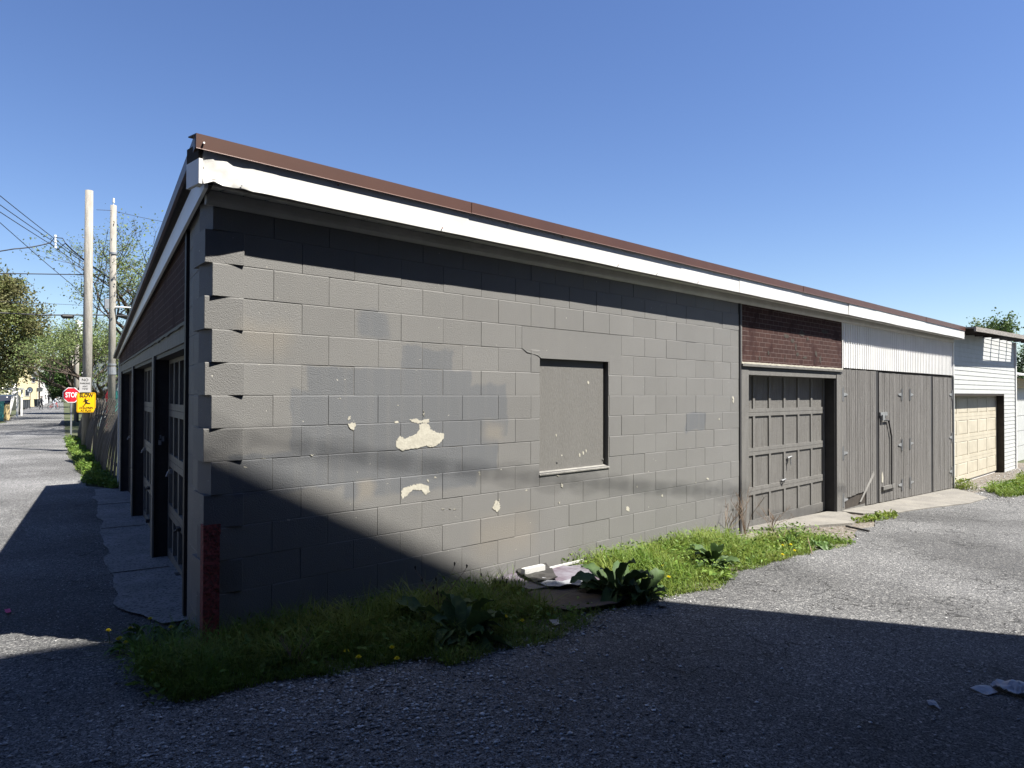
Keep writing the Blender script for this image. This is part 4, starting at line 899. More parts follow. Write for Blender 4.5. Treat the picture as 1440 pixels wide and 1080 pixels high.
# loose stones
def stones(n, xr, yr, smin, smax, dens, seed):
    r = np.random.default_rng(seed); x = r.uniform(*xr, n); y = r.uniform(*yr, n); k = r.uniform(0, 1, n) < dens(x, y); x = x[k]; y = y[k]; n = len(x)
    s = (smin+(smax-smin)*r.uniform(0, 1, n)**4.2)[:, None]
    base_ = np.array([(1,0,0),(-1,0,0),(0,1,0),(0,-1,0),(0,0,1),(0,0,-.4)], float); V = np.stack([base_[k_]*s*r.uniform(.5, 1.15, (n, 1))*np.array([1, 1, .55]) for k_ in range(6)], 1)
    a = r.uniform(0, 2*PI, n); ca, sa = np.cos(a)[:, None], np.sin(a)[:, None]; X = V[..., 0]*ca-V[..., 1]*sa; Y = V[..., 0]*sa+V[..., 1]*ca
    V[..., 0] = X+x[:, None]; V[..., 1] = Y+y[:, None]; V[..., 2] += (g(x, y)+.2*s[:, 0])[:, None]
    Fs = np.array([(0,2,4),(2,1,4),(1,3,4),(3,0,4),(2,0,5),(1,2,5),(3,1,5),(0,3,5)]); b_ = np.arange(n)[:, None, None]*6
    return V.reshape(-1, 3), (Fs[None]+b_).reshape(-1, 3)
def dens(x, y):
    d = np.exp(-((x-.1-(-1-y)*-.25)**2)/1.3)*np.exp(-((y+1.75)**2)/.8)
    e_ = np.exp(-((y-edge_y(x))/.16)**2)*.5*(x > 0)*(x < 7)
    return clip(d*(.75+.35*nz1(x*3+y*2, 4)), 0, 1) + e_ + .015
Va, Fa = stones(90000, (-1.6, 3.2), (-3.9, .2), .0035, .019, dens, 4)
Vb, Fb = stones(14000, (-2.2, 1.2), (-1.0, 3.5), .003, .010, lambda x, y: .22+.3*(nz1(x*2+y, 7) > .2)*1., 5)
Vc, Fc = stones(9000, (3, 16), (-4.5, -.3), .004, .014, lambda x, y: .12+.8*np.exp(-((y+1.1)/.3)**2), 6)
Vd, Fd = stones(14000, (14, 24), (-3.6, -.0), .008, .03, lambda x, y: .45+.5*np.exp(-((y+.6)/.5)**2), 8)
Fs_ = np.concatenate([Fa, Fb+len(Va), Fc+len(Va)+len(Vb), Fd+len(Va)+len(Vb)+len(Vc)])
o = put('gravel', joinmesh('gravel', np.concatenate([Va, Vb, Vc, Vd]), [Fs_], MT['stone'], False), kind='stuff'); tag(o, 'loose grey gravel strewn over the asphalt', 'gravel')

# ------------------------------------------------------------------ leaning plank fence
fn = thing('plank_fence', 'weathered grey plank fence leaning and bulging beyond the garage end', 'fence')
s = 10.78; i = 0; rr = random.Random(5)
while s < 27:
    wdt = .145
    if 17.3 < s < 17.75: s += wdt; i += 1; continue
    bul = math.sin(min(1, max(0, (s-11.2)/5.8))*PI) if s < 17.5 else .7
    d0 = fence_d(s); lean = .10 + .40*bul + .006*rr.uniform(-1, 1); tw = rr.uniform(-.03, .03)
    hh = 1.64 + .03*rr.uniform(-1, 1) - (.10 if s > 17.5 else 0); P = lf(s, d0+.006*(i%2)); zb = float(g(P.x, P.y))
    q = MB(); n = 5; V = []
    for k in range(n+1):
        t = k/n; off = lean*t**1.2 - .10*bul*math.sin(t*PI)
        for (a_, b_) in ((0, 0), (wdt+.004, 0), (wdt+.004, .018), (0, .018)): V.append((-a_ + (lean-.1)*.9*t, off+b_+a_*tw, hh*t))
    Fq = [(0,1,2,3), (n*4+3, n*4+2, n*4+1, n*4)] + [(k*4+j, k*4+(j+1)%4, (k+1)*4+(j+1)%4, (k+1)*4+j) for k in range(n) for j in range(4)]
    q.add(V, Fq); build('plank', q, MT['fence'], fn, (P.x, P.y, zb), LROT + .01*rr.uniform(-1, 1)); s += wdt; i += 1
for zz in (.35, 1.25):
    q = MB(); q.tube([lf(s_, fence_d(s_)+.08+(.10+.40*(math.sin(min(1, max(0, (s_-11.2)/5.8))*PI)))*(zz/1.64), zz-.26) for s_ in (11, 12.5, 14, 15.5, 17.2)], .035, 4); build('rail', q, MT['fence'], fn)

# ------------------------------------------------------------------ poles, signs, cables
def pole(u, Z, vtop, r0, label, extra=0):
    P = base(u, Z); T_ = at(u, vtop, Z); h_ = T_.z-P.z
    t = thing('utility_pole', label, 'pole', P)
    q = MB(); q.tube([(0,0,-.3),(0,0,h_*.5),(extra,0,h_)], [r0*1.08, r0, r0*.86], 14); build('shaft', q, MT['pole'], t, smooth=True)
    return t, h_
p1, h1 = pole(122.5, 22.5, 267, .128, 'tall bare wooden pole with no crossarm carrying the yellow slow sign')
for z in (2.4, 5.8, 6.6):
    q = MB(); q.tube([(-.14,-.02,z),(-.17,-.03,z)], .02, 6); build('bolt', q, MT['metal'], p1)
p2, h2 = pole(157, 30, 288, .135, 'wooden utility pole with a small insulator on top, right of the bare pole')
q = MB(); q.tube([(0,0,h2),(0,0,h2+.12)], .02, 6); q.tube([(0,0,h2+.12),(0,0,h2+.3)], [.05, .04], 8); build('insulator', q, MT['porcelain'], p2)
for z in (h2-2.0, h2-6.6):
    q = MB(); q.tube([(0,0,z-.04),(0,0,z+.04)], .155, 14); build('band', q, MT['metal'], p2)
q = MB(); q.tube([(0,0,2.55),(0,0,2.85)], .16, 14); build('band', q, MT['metal'], p2)
q = MB(); q.box(-.3, -.14, -.05, .05, h2-4.3, h2-3.9); build('fitting', q, MT['metal'], p2)
p3, h3 = pole(107.5, 45, 450, .13, 'far thin wooden pole with a white transformer can, behind the stop sign')
q = MB(); q.tube([(.0,-.3,h3-.1),(0,-.3,h3-.9)], .2, 10); build('transformer', q, MT['porcelain'], p3)
p4, h4 = pole(101, 60, 500, .12, 'farthest thin dark pole left of the transformer pole')
# things on the street side face the camera roughly: sign frame axes
def signframe(u, v, Z, name, label):
    P = at(u, v, Z); t = thing(name, label, 'sign', P, math.atan2(-(P.x-CAM.x), (P.y-CAM.y)))
    return t
def text(body, size, m, parent, loc, ex=.003, sx=1.0, bold=0):
    c = bpy.data.curves.new('text', 'FONT'); c.body = body; c.size = size; c.extrude = ex; c.align_x = 'CENTER'; c.align_y = 'CENTER'; c.offset = bold; c.resolution_u = 3
    o = bpy.data.objects.new('tmp', c); COL.objects.link(o); dg = bpy.context.evaluated_depsgraph_get(); me = bpy.data.meshes.new_from_object(o.evaluated_get(dg))
    bpy.data.objects.remove(o); me.name = 'lettering'; me.materials.clear(); me.materials.append(m)
    q = put('lettering', me, parent, loc, rot=(PI/2, 0, 0)); q.scale = (sx, 1, 1); return q
def rrect(w_, h_, r_, n=5):
    P = []
    for cx, cy, a0 in ((w_/2-r_, h_/2-r_, 0), (-w_/2+r_, h_/2-r_, PI/2), (-w_/2+r_, -h_/2+r_, PI), (w_/2-r_, -h_/2+r_, 1.5*PI)):
        P += [(cx+r_*math.cos(a0+PI/2*k/n), cy+r_*math.sin(a0+PI/2*k/n)) for k in range(n+1)]
    return P
k = 31/F
ss = thing('stop_sign', 'red octagonal stop sign on a metal post left of the yellow sign', 'sign', base(100.5, 31)); P = at(100, 555.5, 31); hz = P.z-ss.location.z
ss.rotation_euler.z = math.atan2(-(P.x-CAM.x), (P.y-CAM.y)); R = 11.4*k
q = MB(); q.prismy([(R*math.cos(PI/8+i*PI/4), R*math.sin(PI/8+i*PI/4)) for i in range(8)], -.012, -.006); plate = build('plate', q, MT['signwhite'], ss, (0, 0, hz))
q = MB(); q.prismy([(R*.91*math.cos(PI/8+i*PI/4), R*.91*math.sin(PI/8+i*PI/4)) for i in range(8)], -.016, -.013); build('face', q, MT['stopred'], ss, (0, 0, hz))
text('STOP', R*.86, MT['signwhite'], ss, (0, -.02, hz-.005), .002, .62, .006)
q = MB(); q.box(-.03, .03, -.004, .03, -.2, hz+R*.8); build('post', q, MT['metal'], ss)
Z1 = 22.30; k = Z1/F
sl_ = signframe(121.3, 566, Z1-.05, 'slow_children_sign', 'yellow sign reading SLOW CHILDREN AT PLAY with running child, on the bare pole')
W_, H_ = 23*k, 28*k
q = MB(); q.prismy(rrect(W_, H_, .05), -.006, 0); build('plate', q, MT['signyellow'], sl_)
q = MB(); o_ = rrect(W_*.94, H_*.95, .04); i_ = rrect(W_*.91, H_*.925, .035); n = len(o_)
q.add([(p[0], -.009, p[1]) for p in o_]+[(p[0], -.009, p[1]) for p in i_], [(j, (j+1)%n, (j+1)%n+n, j+n) for j in range(n)]); build('border', q, MT['signblack'], sl_, recalc=False)
text('SLOW', H_*.25, MT['signblack'], sl_, (0, -.009, H_*.345), .002, .84, .005)
text('CHILDREN', H_*.125, MT['signblack'], sl_, (0, -.009, -H_*.27), .002, 1.0, .001); text('AT PLAY', H_*.125, MT['signblack'], sl_, (0, -.009, -H_*.40), .002, 1.0, .001)
q = MB(); sc = H_*.36; oz = H_*.02
def seg(pts, rad): q.tube([(x*sc, -.012, z*sc+oz) for x, z in pts], [r_*sc for r_ in rad], 6)
seg([(-.10,.42),(-.10,.52)], [.09,.09]); seg([(-.06,.32),(.02,-.02)], [.11,.10]); seg([(-.05,.30),(.22,.25),(.34,.42)], [.05,.045,.03]); seg([(-.06,.30),(-.30,.14),(-.36,.0)], [.05,.045,.03])
seg([(.02,.0),(.20,-.12),(.50,-.16)], [.08,.06,.04]); seg([(0,-.02),(-.14,-.26),(-.30,-.52),(-.42,-.50)], [.08,.065,.045,.03])
build('running_figure', q, MT['signblack'], sl_)
np_ = signframe(119.6, 541, Z1-.08, 'no_parking_sign', 'small grey no-parking sign above the yellow slow sign')
q = MB(); q.prismy(rrect(14*k, 21*k, .02), -.004, 0); build('plate', q, MT['signgrey'], np_)
text('NO', 5.2*k, MT['signblack'], np_, (0, -.006, 6.6*k), .001, 1, .001); text('PARKING', 3.2*k, MT['signblack'], np_, (0, -.006, 1.8*k), .001, .9, .001)
text('ANY', 3.2*k, MT['signblack'], np_, (0, -.006, -2.4*k), .001, 1, 0); text('TIME', 3.2*k, MT['signblack'], np_, (0, -.006, -6*k), .001, 1, 0)
def cable(pts, rad, label, Zs, sag=0):
    P = [at(u, v, z) for (u, v), z in zip(pts, Zs)]
    out = []
    for a, b in zip(P[:-1], P[1:]):
        for i in range(10): t = i/10; p = a.lerp(b, t); p.z -= sag*4*t*(1-t); out.append(p)
    out.append(P[-1]); q = MB(); q.tube(out, rad*.72, 5); o = build('cable', q, MT['cable']); return tag(o, label, 'cable')
cable([(-150,150),(77,336),(146,384)], .018, 'upper of the three cables running down to the spacer bracket', (16,27,31), .05)
cable([(-150,178),(77,341),(157,392)], .018, 'middle of the three cables passing the spacer bracket', (16,27,31), .05)
cable([(-150,196),(77,347),(157,402),(230,452)], .018, 'lowest of the three cables at the spacer bracket', (16,27,31,36), .05)
cable([(-150,372),(20,350),(72,341)], .03, 'thick cable coming from the left edge to the spacer bracket', (24,26,27), .04)
cable([(92,342),(112,360),(140,381),(200,425),(260,470)], .035, 'thick bundle running from the bracket behind the bare pole', (27,28.5,30.5,34,38), .02)
cable([(-150,190),(0,313),(60,366),(116,413)], .014, 'thin guy wire crossing diagonally down to the bare pole', (14,20,22,23), .0)
cable([(-150,384),(0,384.5),(70,385.5),(146,386.5)], .030, 'dark level cable crossing to the right just above the trees', (28,29,30,31), .0)
cable([(-150,438),(0,440),(60,443),(157,443),(280,452)], .036, 'thick level cable carrying the splice case', (26,27,28,30,33), .0)
cable([(-150,420),(0,424),(157,431)], .010, 'thin pale wire just above the splice cable', (26,28,30), .0)
cable([(136,295),(157,296),(200,306),(260,318)], .014, 'thin wire leaving the insulator at the top of the second pole', (29,30,33,37), .0)
cable([(152,322),(140,385),(132,425)], .014, 'slanting guy wire left of the second pole', (30,30.5,31), .0)
cable([(148,386),(138,430),(133,465)], .03, 'short dark guy below the level cable junction', (30,30.5,31), .0)
cable([(70,342),(82,350),(92,342),(88,335),(77,334),(70,342)], .022, 'cable loop around the spacer bracket', (27,27,27,27,27,27), .0)
o = MB(); a = at(77.5, 330, 26.9); b = at(78, 350, 26.9)
for i in range(5): c = a.lerp(b, (i+.1)/5); d_ = a.lerp(b, (i+.75)/5); o.tube([c, d_], .05 if i % 2 == 0 else .035, 8)
tag(build('spacer_bracket', o, MT['porcelain']), 'white insulator bracket where the cables meet', 'bracket')
q = MB(); q.tube([at(86, 444.5, 27.8), at(88, 444.8, 27.8), at(102, 445.2, 28), at(104, 445, 28)], [.03, .085, .085, .03], 8); tag(build('splice_case', q, MT['signblack']), 'black cylindrical splice case hanging on the level cable', 'splice case')
q = MB(); q.tube([at(167, 443, 31), at(181, 447, 31.5)], .1, 8); tag(build('splice_case', q, MT['signblack']), 'black splice case right of the second pole, above the roof edge', 'splice case')
q = MB(); q.tube([at(163, 432, 30), at(184, 432.5, 30)], [.05, .03], 6); tag(build('lamp_arm', q, MT['porcelain']), 'short pale lamp arm right of the second pole', 'lamp arm')
# aerial cable over the alley; its soft shadow crosses the block wall
pts = []
for (x, z) in ((-3.5, 2.2), (-1.5, 1.75), (.2, 1.27), (1.42, 1.04), (2.45, .87), (3.37, .735), (4.5, .58), (5.96, .40), (7.5, .24), (10.5, .0)):
    tt = 4.1; pts.append(Vector((x+.55*tt, -tt, z+1.8*tt)))
q = MB()
for ph in (0, PI):
    fine = []
    for a, b in zip(pts[:-1], pts[1:]):
        for i in range(8):
            p = a.lerp(b, i/8); fine.append(p+Vector((0, math.cos(p.x*7+ph), math.sin(p.x*5+ph)))*.022)
    q.tube(fine, .008, 6)
tag(build('overhead_cable', q, MT['cable']), 'twisted aerial cable crossing above the alley along the garage', 'cable')

# ------------------------------------------------------------------ trees
MT['leaf_pale'] = mat('leaf_pale_green', (.12, .17, .05), (.16, .20, .07), 1, .6, island=.3, trans=.3)
MT['leaf_olive'] = mat('leaf_olive', (.11, .14, .035), (.14, .125, .06), .6, .6, island=.4, trans=.3)
MT['leaf_dark'] = mat('leaf_dark_green', (.035, .075, .018), (.06, .11, .025), .8, .6, island=.35, trans=.2)
MT['leaf_mid'] = mat('leaf_mid_green', (.07, .12, .03), (.10, .14, .045), .8, .6, island=.35, trans=.3)
MT['blossom'] = mat('white_blossom', (.7, .68, .66), None, rough=.7)
def tree(name, P, hgt, rad, trunk, label, seed, m, n_leaf, lsize, low=.25, up=.55, levels=4, lean=(0,0), parent_extra=None, zcut=0, spreadk=1.0, vol=0):
    r = random.Random(seed); t = thing(name, label, 'tree', P)
    q = MB(); tips = []
    def br(p, d, L, ra, lev):
        k = 3; pts = [p]; cur = p.copy(); dd = d.copy()
        for i in range(k):
            dd = (dd + Vector((r.gauss(0,.16), r.gauss(0,.16), r.gauss(.03,.1)))).normalized(); cur = cur+dd*(L/k); pts.append(cur.copy())
        rr_ = [ra*(1-.38*i/k) for i in range(k+1)]; q.tube(pts, rr_, 7 if lev < 2 else 4, cap=False)
        if lev >= levels-1:
            tips.extend(pts[1:])
        if lev >= levels: return
        n = 3 if lev < 2 else (3 if r.random() < .6 else 2)
        if lev == 0: n = 5
        for i in range(n):
            a = r.uniform(0, 2*PI) if lev else i*2*PI/n+r.uniform(-.4,.4); el = r.uniform(.25, 1.0)
            nd = (dd*(up) + Vector((math.cos(a)*el*spreadk, math.sin(a)*el*spreadk, r.uniform(-.1,.55)))).normalized()
            br(pts[-1] if i < 2 else pts[-2].lerp(pts[-1], r.random()), nd, L*r.uniform(.62,.88), ra*(.50 if lev else .6), lev+1)
    br(Vector((0,0,-.2)), Vector((lean[0], lean[1], 1)).normalized(), hgt*low+.2, trunk, 0)
    T_ = np.array([tuple(x) for x in tips]); c = T_.mean(0); ext = np.abs(T_-c).max(0)
    # fit the branching into the crown volume
    sx = rad/max(ext[0], ext[1]); szm = hgt/T_[:,2].max()
    def fit(v): 
        f_ = min(1, max(0, v[2]/(hgt*low))); k_ = 1+(sx-1)*f_
        return (v[0]*k_, v[1]*k_, v[2]*szm if v[2] > 0 else v[2])
    q.v = [fit(v) for v in q.v]; T_ = np.array([fit(v) for v in T_])
    build('trunk', q, MT['bark'], t, smooth=True, recalc=False)
    g_ = np.random.default_rng(seed); idx = g_.integers(0, len(T_), n_leaf); wgt = g_.uniform(.05, 1, len(T_))
    keep = g_.uniform(0, 1, n_leaf) < wgt[idx]**.5; idx = idx[keep]
    Pp = T_[idx] + g_.normal(0, 1, (len(idx), 3))*rad*(.05 if not vol else .085)*np.array([1,1,.9])
    if vol:                                # dense crowns: clumps fill the crown's volume as well
        nc = int(90*vol); d_ = g_.normal(size=(nc, 3)); d_ /= np.linalg.norm(d_, axis=1)[:, None]; rr_ = g_.uniform(.25, 1, nc)**.5
        zc = hgt*(low+1)/2; cc = d_*rr_[:, None]*np.array([rad, rad, hgt*(1-low)/2])*.88 + np.array([0, 0, zc])
        cs = g_.uniform(.10, .22, nc)*rad; k_ = g_.integers(0, nc, int(n_leaf*vol)); Pv = cc[k_] + g_.normal(0, 1, (len(k_), 3))*cs[k_][:, None]*np.array([.6,.6,.5])
        Pp = np.concatenate([Pp, Pv])
    Pp = Pp[Pp[:,2] > zcut]
    V, Fq = leaves(Pp, g_.uniform(.6, 1.3, len(Pp))*lsize, g_, .7, .6)
    put('crown', joinmesh('crown', V, Fq, MT[m]), t, kind='stuff')
    return t, T_
tA, TA = tree('olive_tree', base(-34, 44), 9.6, 4.1, .2, 'dense olive-brown tree left of the street with white blossom at its foot', 11, 'leaf_olive', 24000, .17, low=.16, levels=5, zcut=1.2, vol=1.6)
g_ = np.random.default_rng(5); Pb = TA[TA[:,2] < np.percentile(TA[:,2], 22)]; Pb = Pb[g_.integers(0, len(Pb), 2200)] + g_.normal(0, .35, (2200, 3)); Pb[:,2] = .8+(Pb[:,2]-Pb[:,2].min())*.6; Pb = Pb[[720+F*(Vector((float(p[0]), float(p[1]), float(p[2])))+tA.location-CAM).dot(RT)/(Vector((float(p[0]), float(p[1]), float(p[2])))+tA.location-CAM).dot(FW) < 26 for p in Pb]]; V, Fq = leaves(Pb, g_.uniform(.08, .14, len(Pb)), g_, 1, .8); put('blossom', joinmesh('blossom', V, Fq, MT['blossom']), tA, kind='stuff')
tree('budding_tree', base(196, 33), 9.6, 5.0, .17, 'thin-leaved tree with dark bare limbs behind the garage roof edge', 21, 'leaf_pale', 17000, .10, low=.18, levels=6, spreadk=.9, up=.8)
tree('budding_tree', base(150, 40), 6.4, 4.4, .17, 'sparse tree with dark spreading limbs behind the two wooden poles', 33, 'leaf_pale', 15000, .11, low=.22, levels=6, spreadk=1.2)
tree('budding_tree', base(126, 52), 7.2, 4.2, .14, 'thin pale green tree behind the black splice case', 35, 'leaf_pale', 14000, .12, low=.22, levels=6, spreadk=1.0)
tree('green_tree', base(103, 62), 5.4, 3.0, .14, 'dense dark green tree beside the street behind the stop sign', 41, 'leaf_dark', 9000, .17, low=.15, levels=5, zcut=.9, vol=1.6)
Pq = at(1386, 470, 30); Pq.z = -.5; tree('leafy_tree', Pq, 5.35, 1.75, .08, 'leafy green tree rising behind the white clapboard garage', 51, 'leaf_mid', 9000, .12, low=.36, levels=5, up=.8)
Pq = at(1455, 500, 44); Pq.z = -.5; tree('evergreen_tree', Pq, 5.2, 1.9, .15, 'dark evergreen beyond the clapboard garage at the right edge', 53, 'leaf_dark', 6000, .14, low=.12, levels=5, vol=1)
for u, Z, h_, rd, lab in ((20, 110, 6, 4, 'distant tree at the left behind the cream house'), (75, 135, 5, 5, 'distant green tree closing the end of the street'), (140, 90, 7, 5, 'distant green tree right of the street end'), (-60, 80, 8, 5, 'distant tree beyond the left edge')):
    tree('far_tree', base(u, Z), h_, rd, .2, lab, u+200, 'leaf_mid', 3000, .28, low=.15, levels=4, vol=1)

# ------------------------------------------------------------------ far buildings by the street
def house(name, u0, u1, Z, vtop, depth, m, label, roof=None, gable=0, wins=(), cat='house', roofm='shingle'):
    P1 = base(u1, Z); lo, hi = 0, 80
    for _ in range(30):
        W = (lo+hi)/2; d_ = P1-NV*W-CAM; uu = 720+F*d_.dot(RT)/d_.dot(FW)
        if uu > u0: lo = W
        else: hi = W
    P0 = P1-NV*W; ht = at(u1, vtop, Z).z - P1.z; P0.z = P1.z
    t = thing(name, label, cat, P0, -AL)
    q = MB(); q.box(0, W, 0, depth, -.3, ht)
    if gable: q.prismy([(0, ht), (W, ht), (W/2, ht+gable)], .0, depth)
    build('wall', q, MT[m], t)
    if gable:
        for a, b in (((-.2, ht-.1), (W/2, ht+gable)), ((W/2, ht+gable), (W+.2, ht-.1))):
            q = MB(); q.prismy([a, b, (b[0], b[1]+.12), (a[0], a[1]+.12)], -.25, depth+.25); build('roof', q, MT[roofm], t)
    else: q = MB(); q.box(-.15, W+.15, -.2, depth+.15, ht+.002, ht+.18); build('roof', q, MT[roofm], t)
    for x, z, ww, hh in wins:
        q = MB(); q.box(x, x+ww, -.04, -.002, z, z+hh); o = build('window', q, MT['housewhite'], t)
        q = MB(); q.box(x+.06, x+ww-.06, -.046, -.042, z+.06, z+hh-.06); build('pane', q, MT['glass'], o)
    return t
house('cream_house', 24, 49, 92, 528, 8, 'houseyellow', 'cream gabled house left of the street behind the bins', gable=1.6, wins=((.8, 1.3, .5, .9), (1.5, 3.0, .4, .7)))
house('white_house', 49.5, 59, 100, 531, 10, 'housewhite', 'narrow white house right of the cream house', gable=1.0, wins=((.3, 1.2, .3, .7), (.3, 2.6, .3, .6)))
house('white_shed', 59.5, 66, 120, 541, 6, 'housewhite', 'small white building beyond the white house on the street', gable=.5, wins=((.25, 1, .3, .5),), cat='building')
house('end_garage', 69, 86, 150, 544, 6, 'siding', 'pale low garage closing the far end of the street', gable=.0, cat='garage')
t = house('grey_house', 128.5, 176, 40, 520, 8, 'housegrey', 'grey-green house behind the leaning fence and poles', gable=1.5, wins=((1.5, .9, .5, .9),))
q = MB(); q.box(.62, .74, -.06, -.003, .3, 1.6); build('door_trim', q, MT['housewhite'], t)
q = MB(); q.box(.80, 1.35, -.05, -.003, .1, 1.9); build('door', q, MT['teal'], t)
# carport with a dark car, bins, teal container
P0 = base(28, 52)-NV*3.3; t = thing('carport', 'white carport over a dark car at the left of the street', 'carport', P0, -AL)
q = MB(); q.box(-.1, 3.3, -.1, 5, 2.0, 2.12); build('roof', q, MT['siding'], t)
q = MB(); q.add([(2.9,-.06,2.0),(3.1,-.06,2.0),(2.75,-.06,.2),(2.6,-.06,.2),(2.9,0,2.0),(3.1,0,2.0),(2.75,0,.2),(2.6,0,.2)], [(0,1,2,3),(4,7,6,5),(0,4,5,1),(1,5,6,2),(2,6,7,3),(3,7,4,0)]); build('brace', q, MT['white'], t)
for x, y in ((.05, .1), (3.15, .1), (.05, 4.8), (3.15, 4.8)):
    q = MB(); q.box(x-.06, x+.06, y-.06, y+.06, -.1, 2.0); build('post', q, MT['white'], t)
def car(P, rz, label, m):
    t = thing('parked_car', label, 'car', P, rz)
    prof = [(-2.2,.35),(-2.25,.75),(-2.1,.95),(-1.3,1.05),(-.6,1.55),(1.2,1.6),(1.9,1.1),(2.2,1.0),(2.25,.4)]
    q = MB(); q.prismy(prof, -.85, .85); b = build('body', q, MT[m], t)
    bm = bmesh.new(); bm.from_mesh(b.data); bmesh.ops.bevel(bm, geom=[e for e in bm.edges], offset=.06, segments=2, affect='EDGES'); bm.to_mesh(b.data); bm.free()
    q = MB(); q.add([(-1.28,-.7,1.08),(-1.28,.7,1.08),(-.66,.62,1.53),(-.66,-.62,1.53),(-1.30,-.7,1.06),(-1.30,.7,1.06),(-.70,.62,1.56),(-.70,-.62,1.56)], [(0,1,2,3),(4,7,6,5),(0,4,5,1),(1,5,6,2),(2,6,7,3),(3,7,4,0)]); build('windscreen', q, MT['glass'], t)
    for y in (-.87, .85):
        q = MB(); q.prismy([(-1.0,1.08),(-.5,1.48),(1.1,1.5),(1.6,1.12)], y, y+.02); build('side_window', q, MT['glass'], t)
    for x in (-1.4, 1.4):
        for y in (-.86, .68):
            q = MB(); q.tube([(x, y, .33), (x, y+.18, .33)], .33, 16); w_ = build('wheel', q, MT['rubber'], t); q = MB(); q.tube([(x, y-.005, .33), (x, y+.185, .33)], .18, 10); build('rim', q, MT['metal'], w_)
    for y in (-.72, .42):
        q = MB(); q.box(-2.29, -2.2, y, y+.3, .68, .82); build('headlight', q, MT['porcelain'], t)
    q = MB(); q.box(-2.28, -2.22, -.38, .38, .45, .62); build('grille', q, MT['signblack'], t)
    return t
car(base(4, 57), math.radians(65), 'dark car parked nose-out under the white carport', 'carblack')
q = MB(); q.box(-.5, .5, -.3, .3, 0, 1.15); q.box(-.53, .53, -.33, .33, 1.15, 1.22); P = base(-10, 46)
tag(build('teal_container', q, MT['teal'], None, P, -.75), 'teal upright container at the left edge of the picture', 'container')
def bin_(P, label, sc=1.0, grp=None):
    t = thing('wheeled_bin', label, 'bin', P, random.uniform(-1, 0), grp)
    q = MB(); q.prism([(-.24,-.26),(.24,-.26),(.24,.26),(-.24,.26)], 0.05, .92); q.v = [(a*(.85 if c < .5 else 1), b*(.85 if c < .5 else 1), c) for a, b, c in q.v]; build('body', q, MT['bin'], t)
    q = MB(); q.box(-.27, .27, -.30, .30, .925, .98); build('lid', q, MT['bin'], t)
    for x in (-.22, .22):
        q = MB(); q.tube([(x-.03, .24, .1), (x+.03, .24, .1)], .1, 10); build('wheel', q, MT['rubber'], t)
for u, Z, l in ((25, 74, 'leftmost dark bin beside the white carport post'), (29.5, 76, 'second dark bin by the street before the cream house'), (34, 79, 'third dark bin before the cream house'), (38, 82, 'dark bin nearest the round sign'), (52.5, 90, 'dark green bin at the foot of the white house')): bin_(base(u, Z), l)
P = base(5, 47); q = MB(); q.box(-.3, .3, -.2, .2, 0, 1.0); tag(build('pale_box', q, MT['tan'], None, P, -.7), 'pale tan box standing right of the teal container', 'box')
P = base(42, 80); t = thing('round_sign', 'round white sign with dark rim on a post before the cream house', 'sign', P, -.75); hz = at(42, 548.5, 80).z-P.z
q = MB(); q.tube([(0,0,hz),(0,.03,hz)], .30, 20); build('plate', q, MT['signwhite'], t)
q = MB(); q.tube([(.30*math.cos(a), -.01, hz+.30*math.sin(a)) for a in [2*PI*i/24 for i in range(25)]], .045, 6, cap=False); build('rim', q, MT['bin'], t)
q = MB(); q.tube([(.0,-.02,hz-.12),(0,-.02,hz+.08)], .04, 6); q.tube([(-.08,-.02,hz-.02),(.08,-.02,hz-.02)], .03, 6); build('symbol', q, MT['signblack'], t)
q = MB(); q.tube([(0,.05,0),(0,.05,hz+.2)], .04, 8); build('post', q, MT['bin'], t)
P = base(55.5, 96); t = thing('street_pole', 'thin dark pole with a box in front of the white house', 'pole', P); hz = at(55.5, 523, 96).z-P.z
q = MB(); q.tube([(0,0,0),(0,0,hz)], [.11,.08], 8); build('shaft', q, MT['bark'], t); q = MB(); q.box(-.3, .3, -.2, .2, 1.9, 2.4); build('box', q, MT['bin'], t)
P = at(153, 562, 33); P.z = -.26; t = thing('red_hydrant', 'red hydrant-like stand behind the fence left of the second pole', 'hydrant', P)
hz = at(153, 549, 33).z+.26
q = MB(); q.tube([(0,0,0),(0,0,hz*.8)], [.13,.11], 10); build('body', q, MT['red'], t); q = MB(); q.tube([(0,0,hz*.8),(0,0,hz*.88),(0,0,hz)], [.16,.15,.05], 10); build('cap', q, MT['red'], t); q = MB(); q.tube([(-.2,0,hz*.7),(.2,0,hz*.7)], .06, 8); build('outlet', q, MT['signwhite'], t)

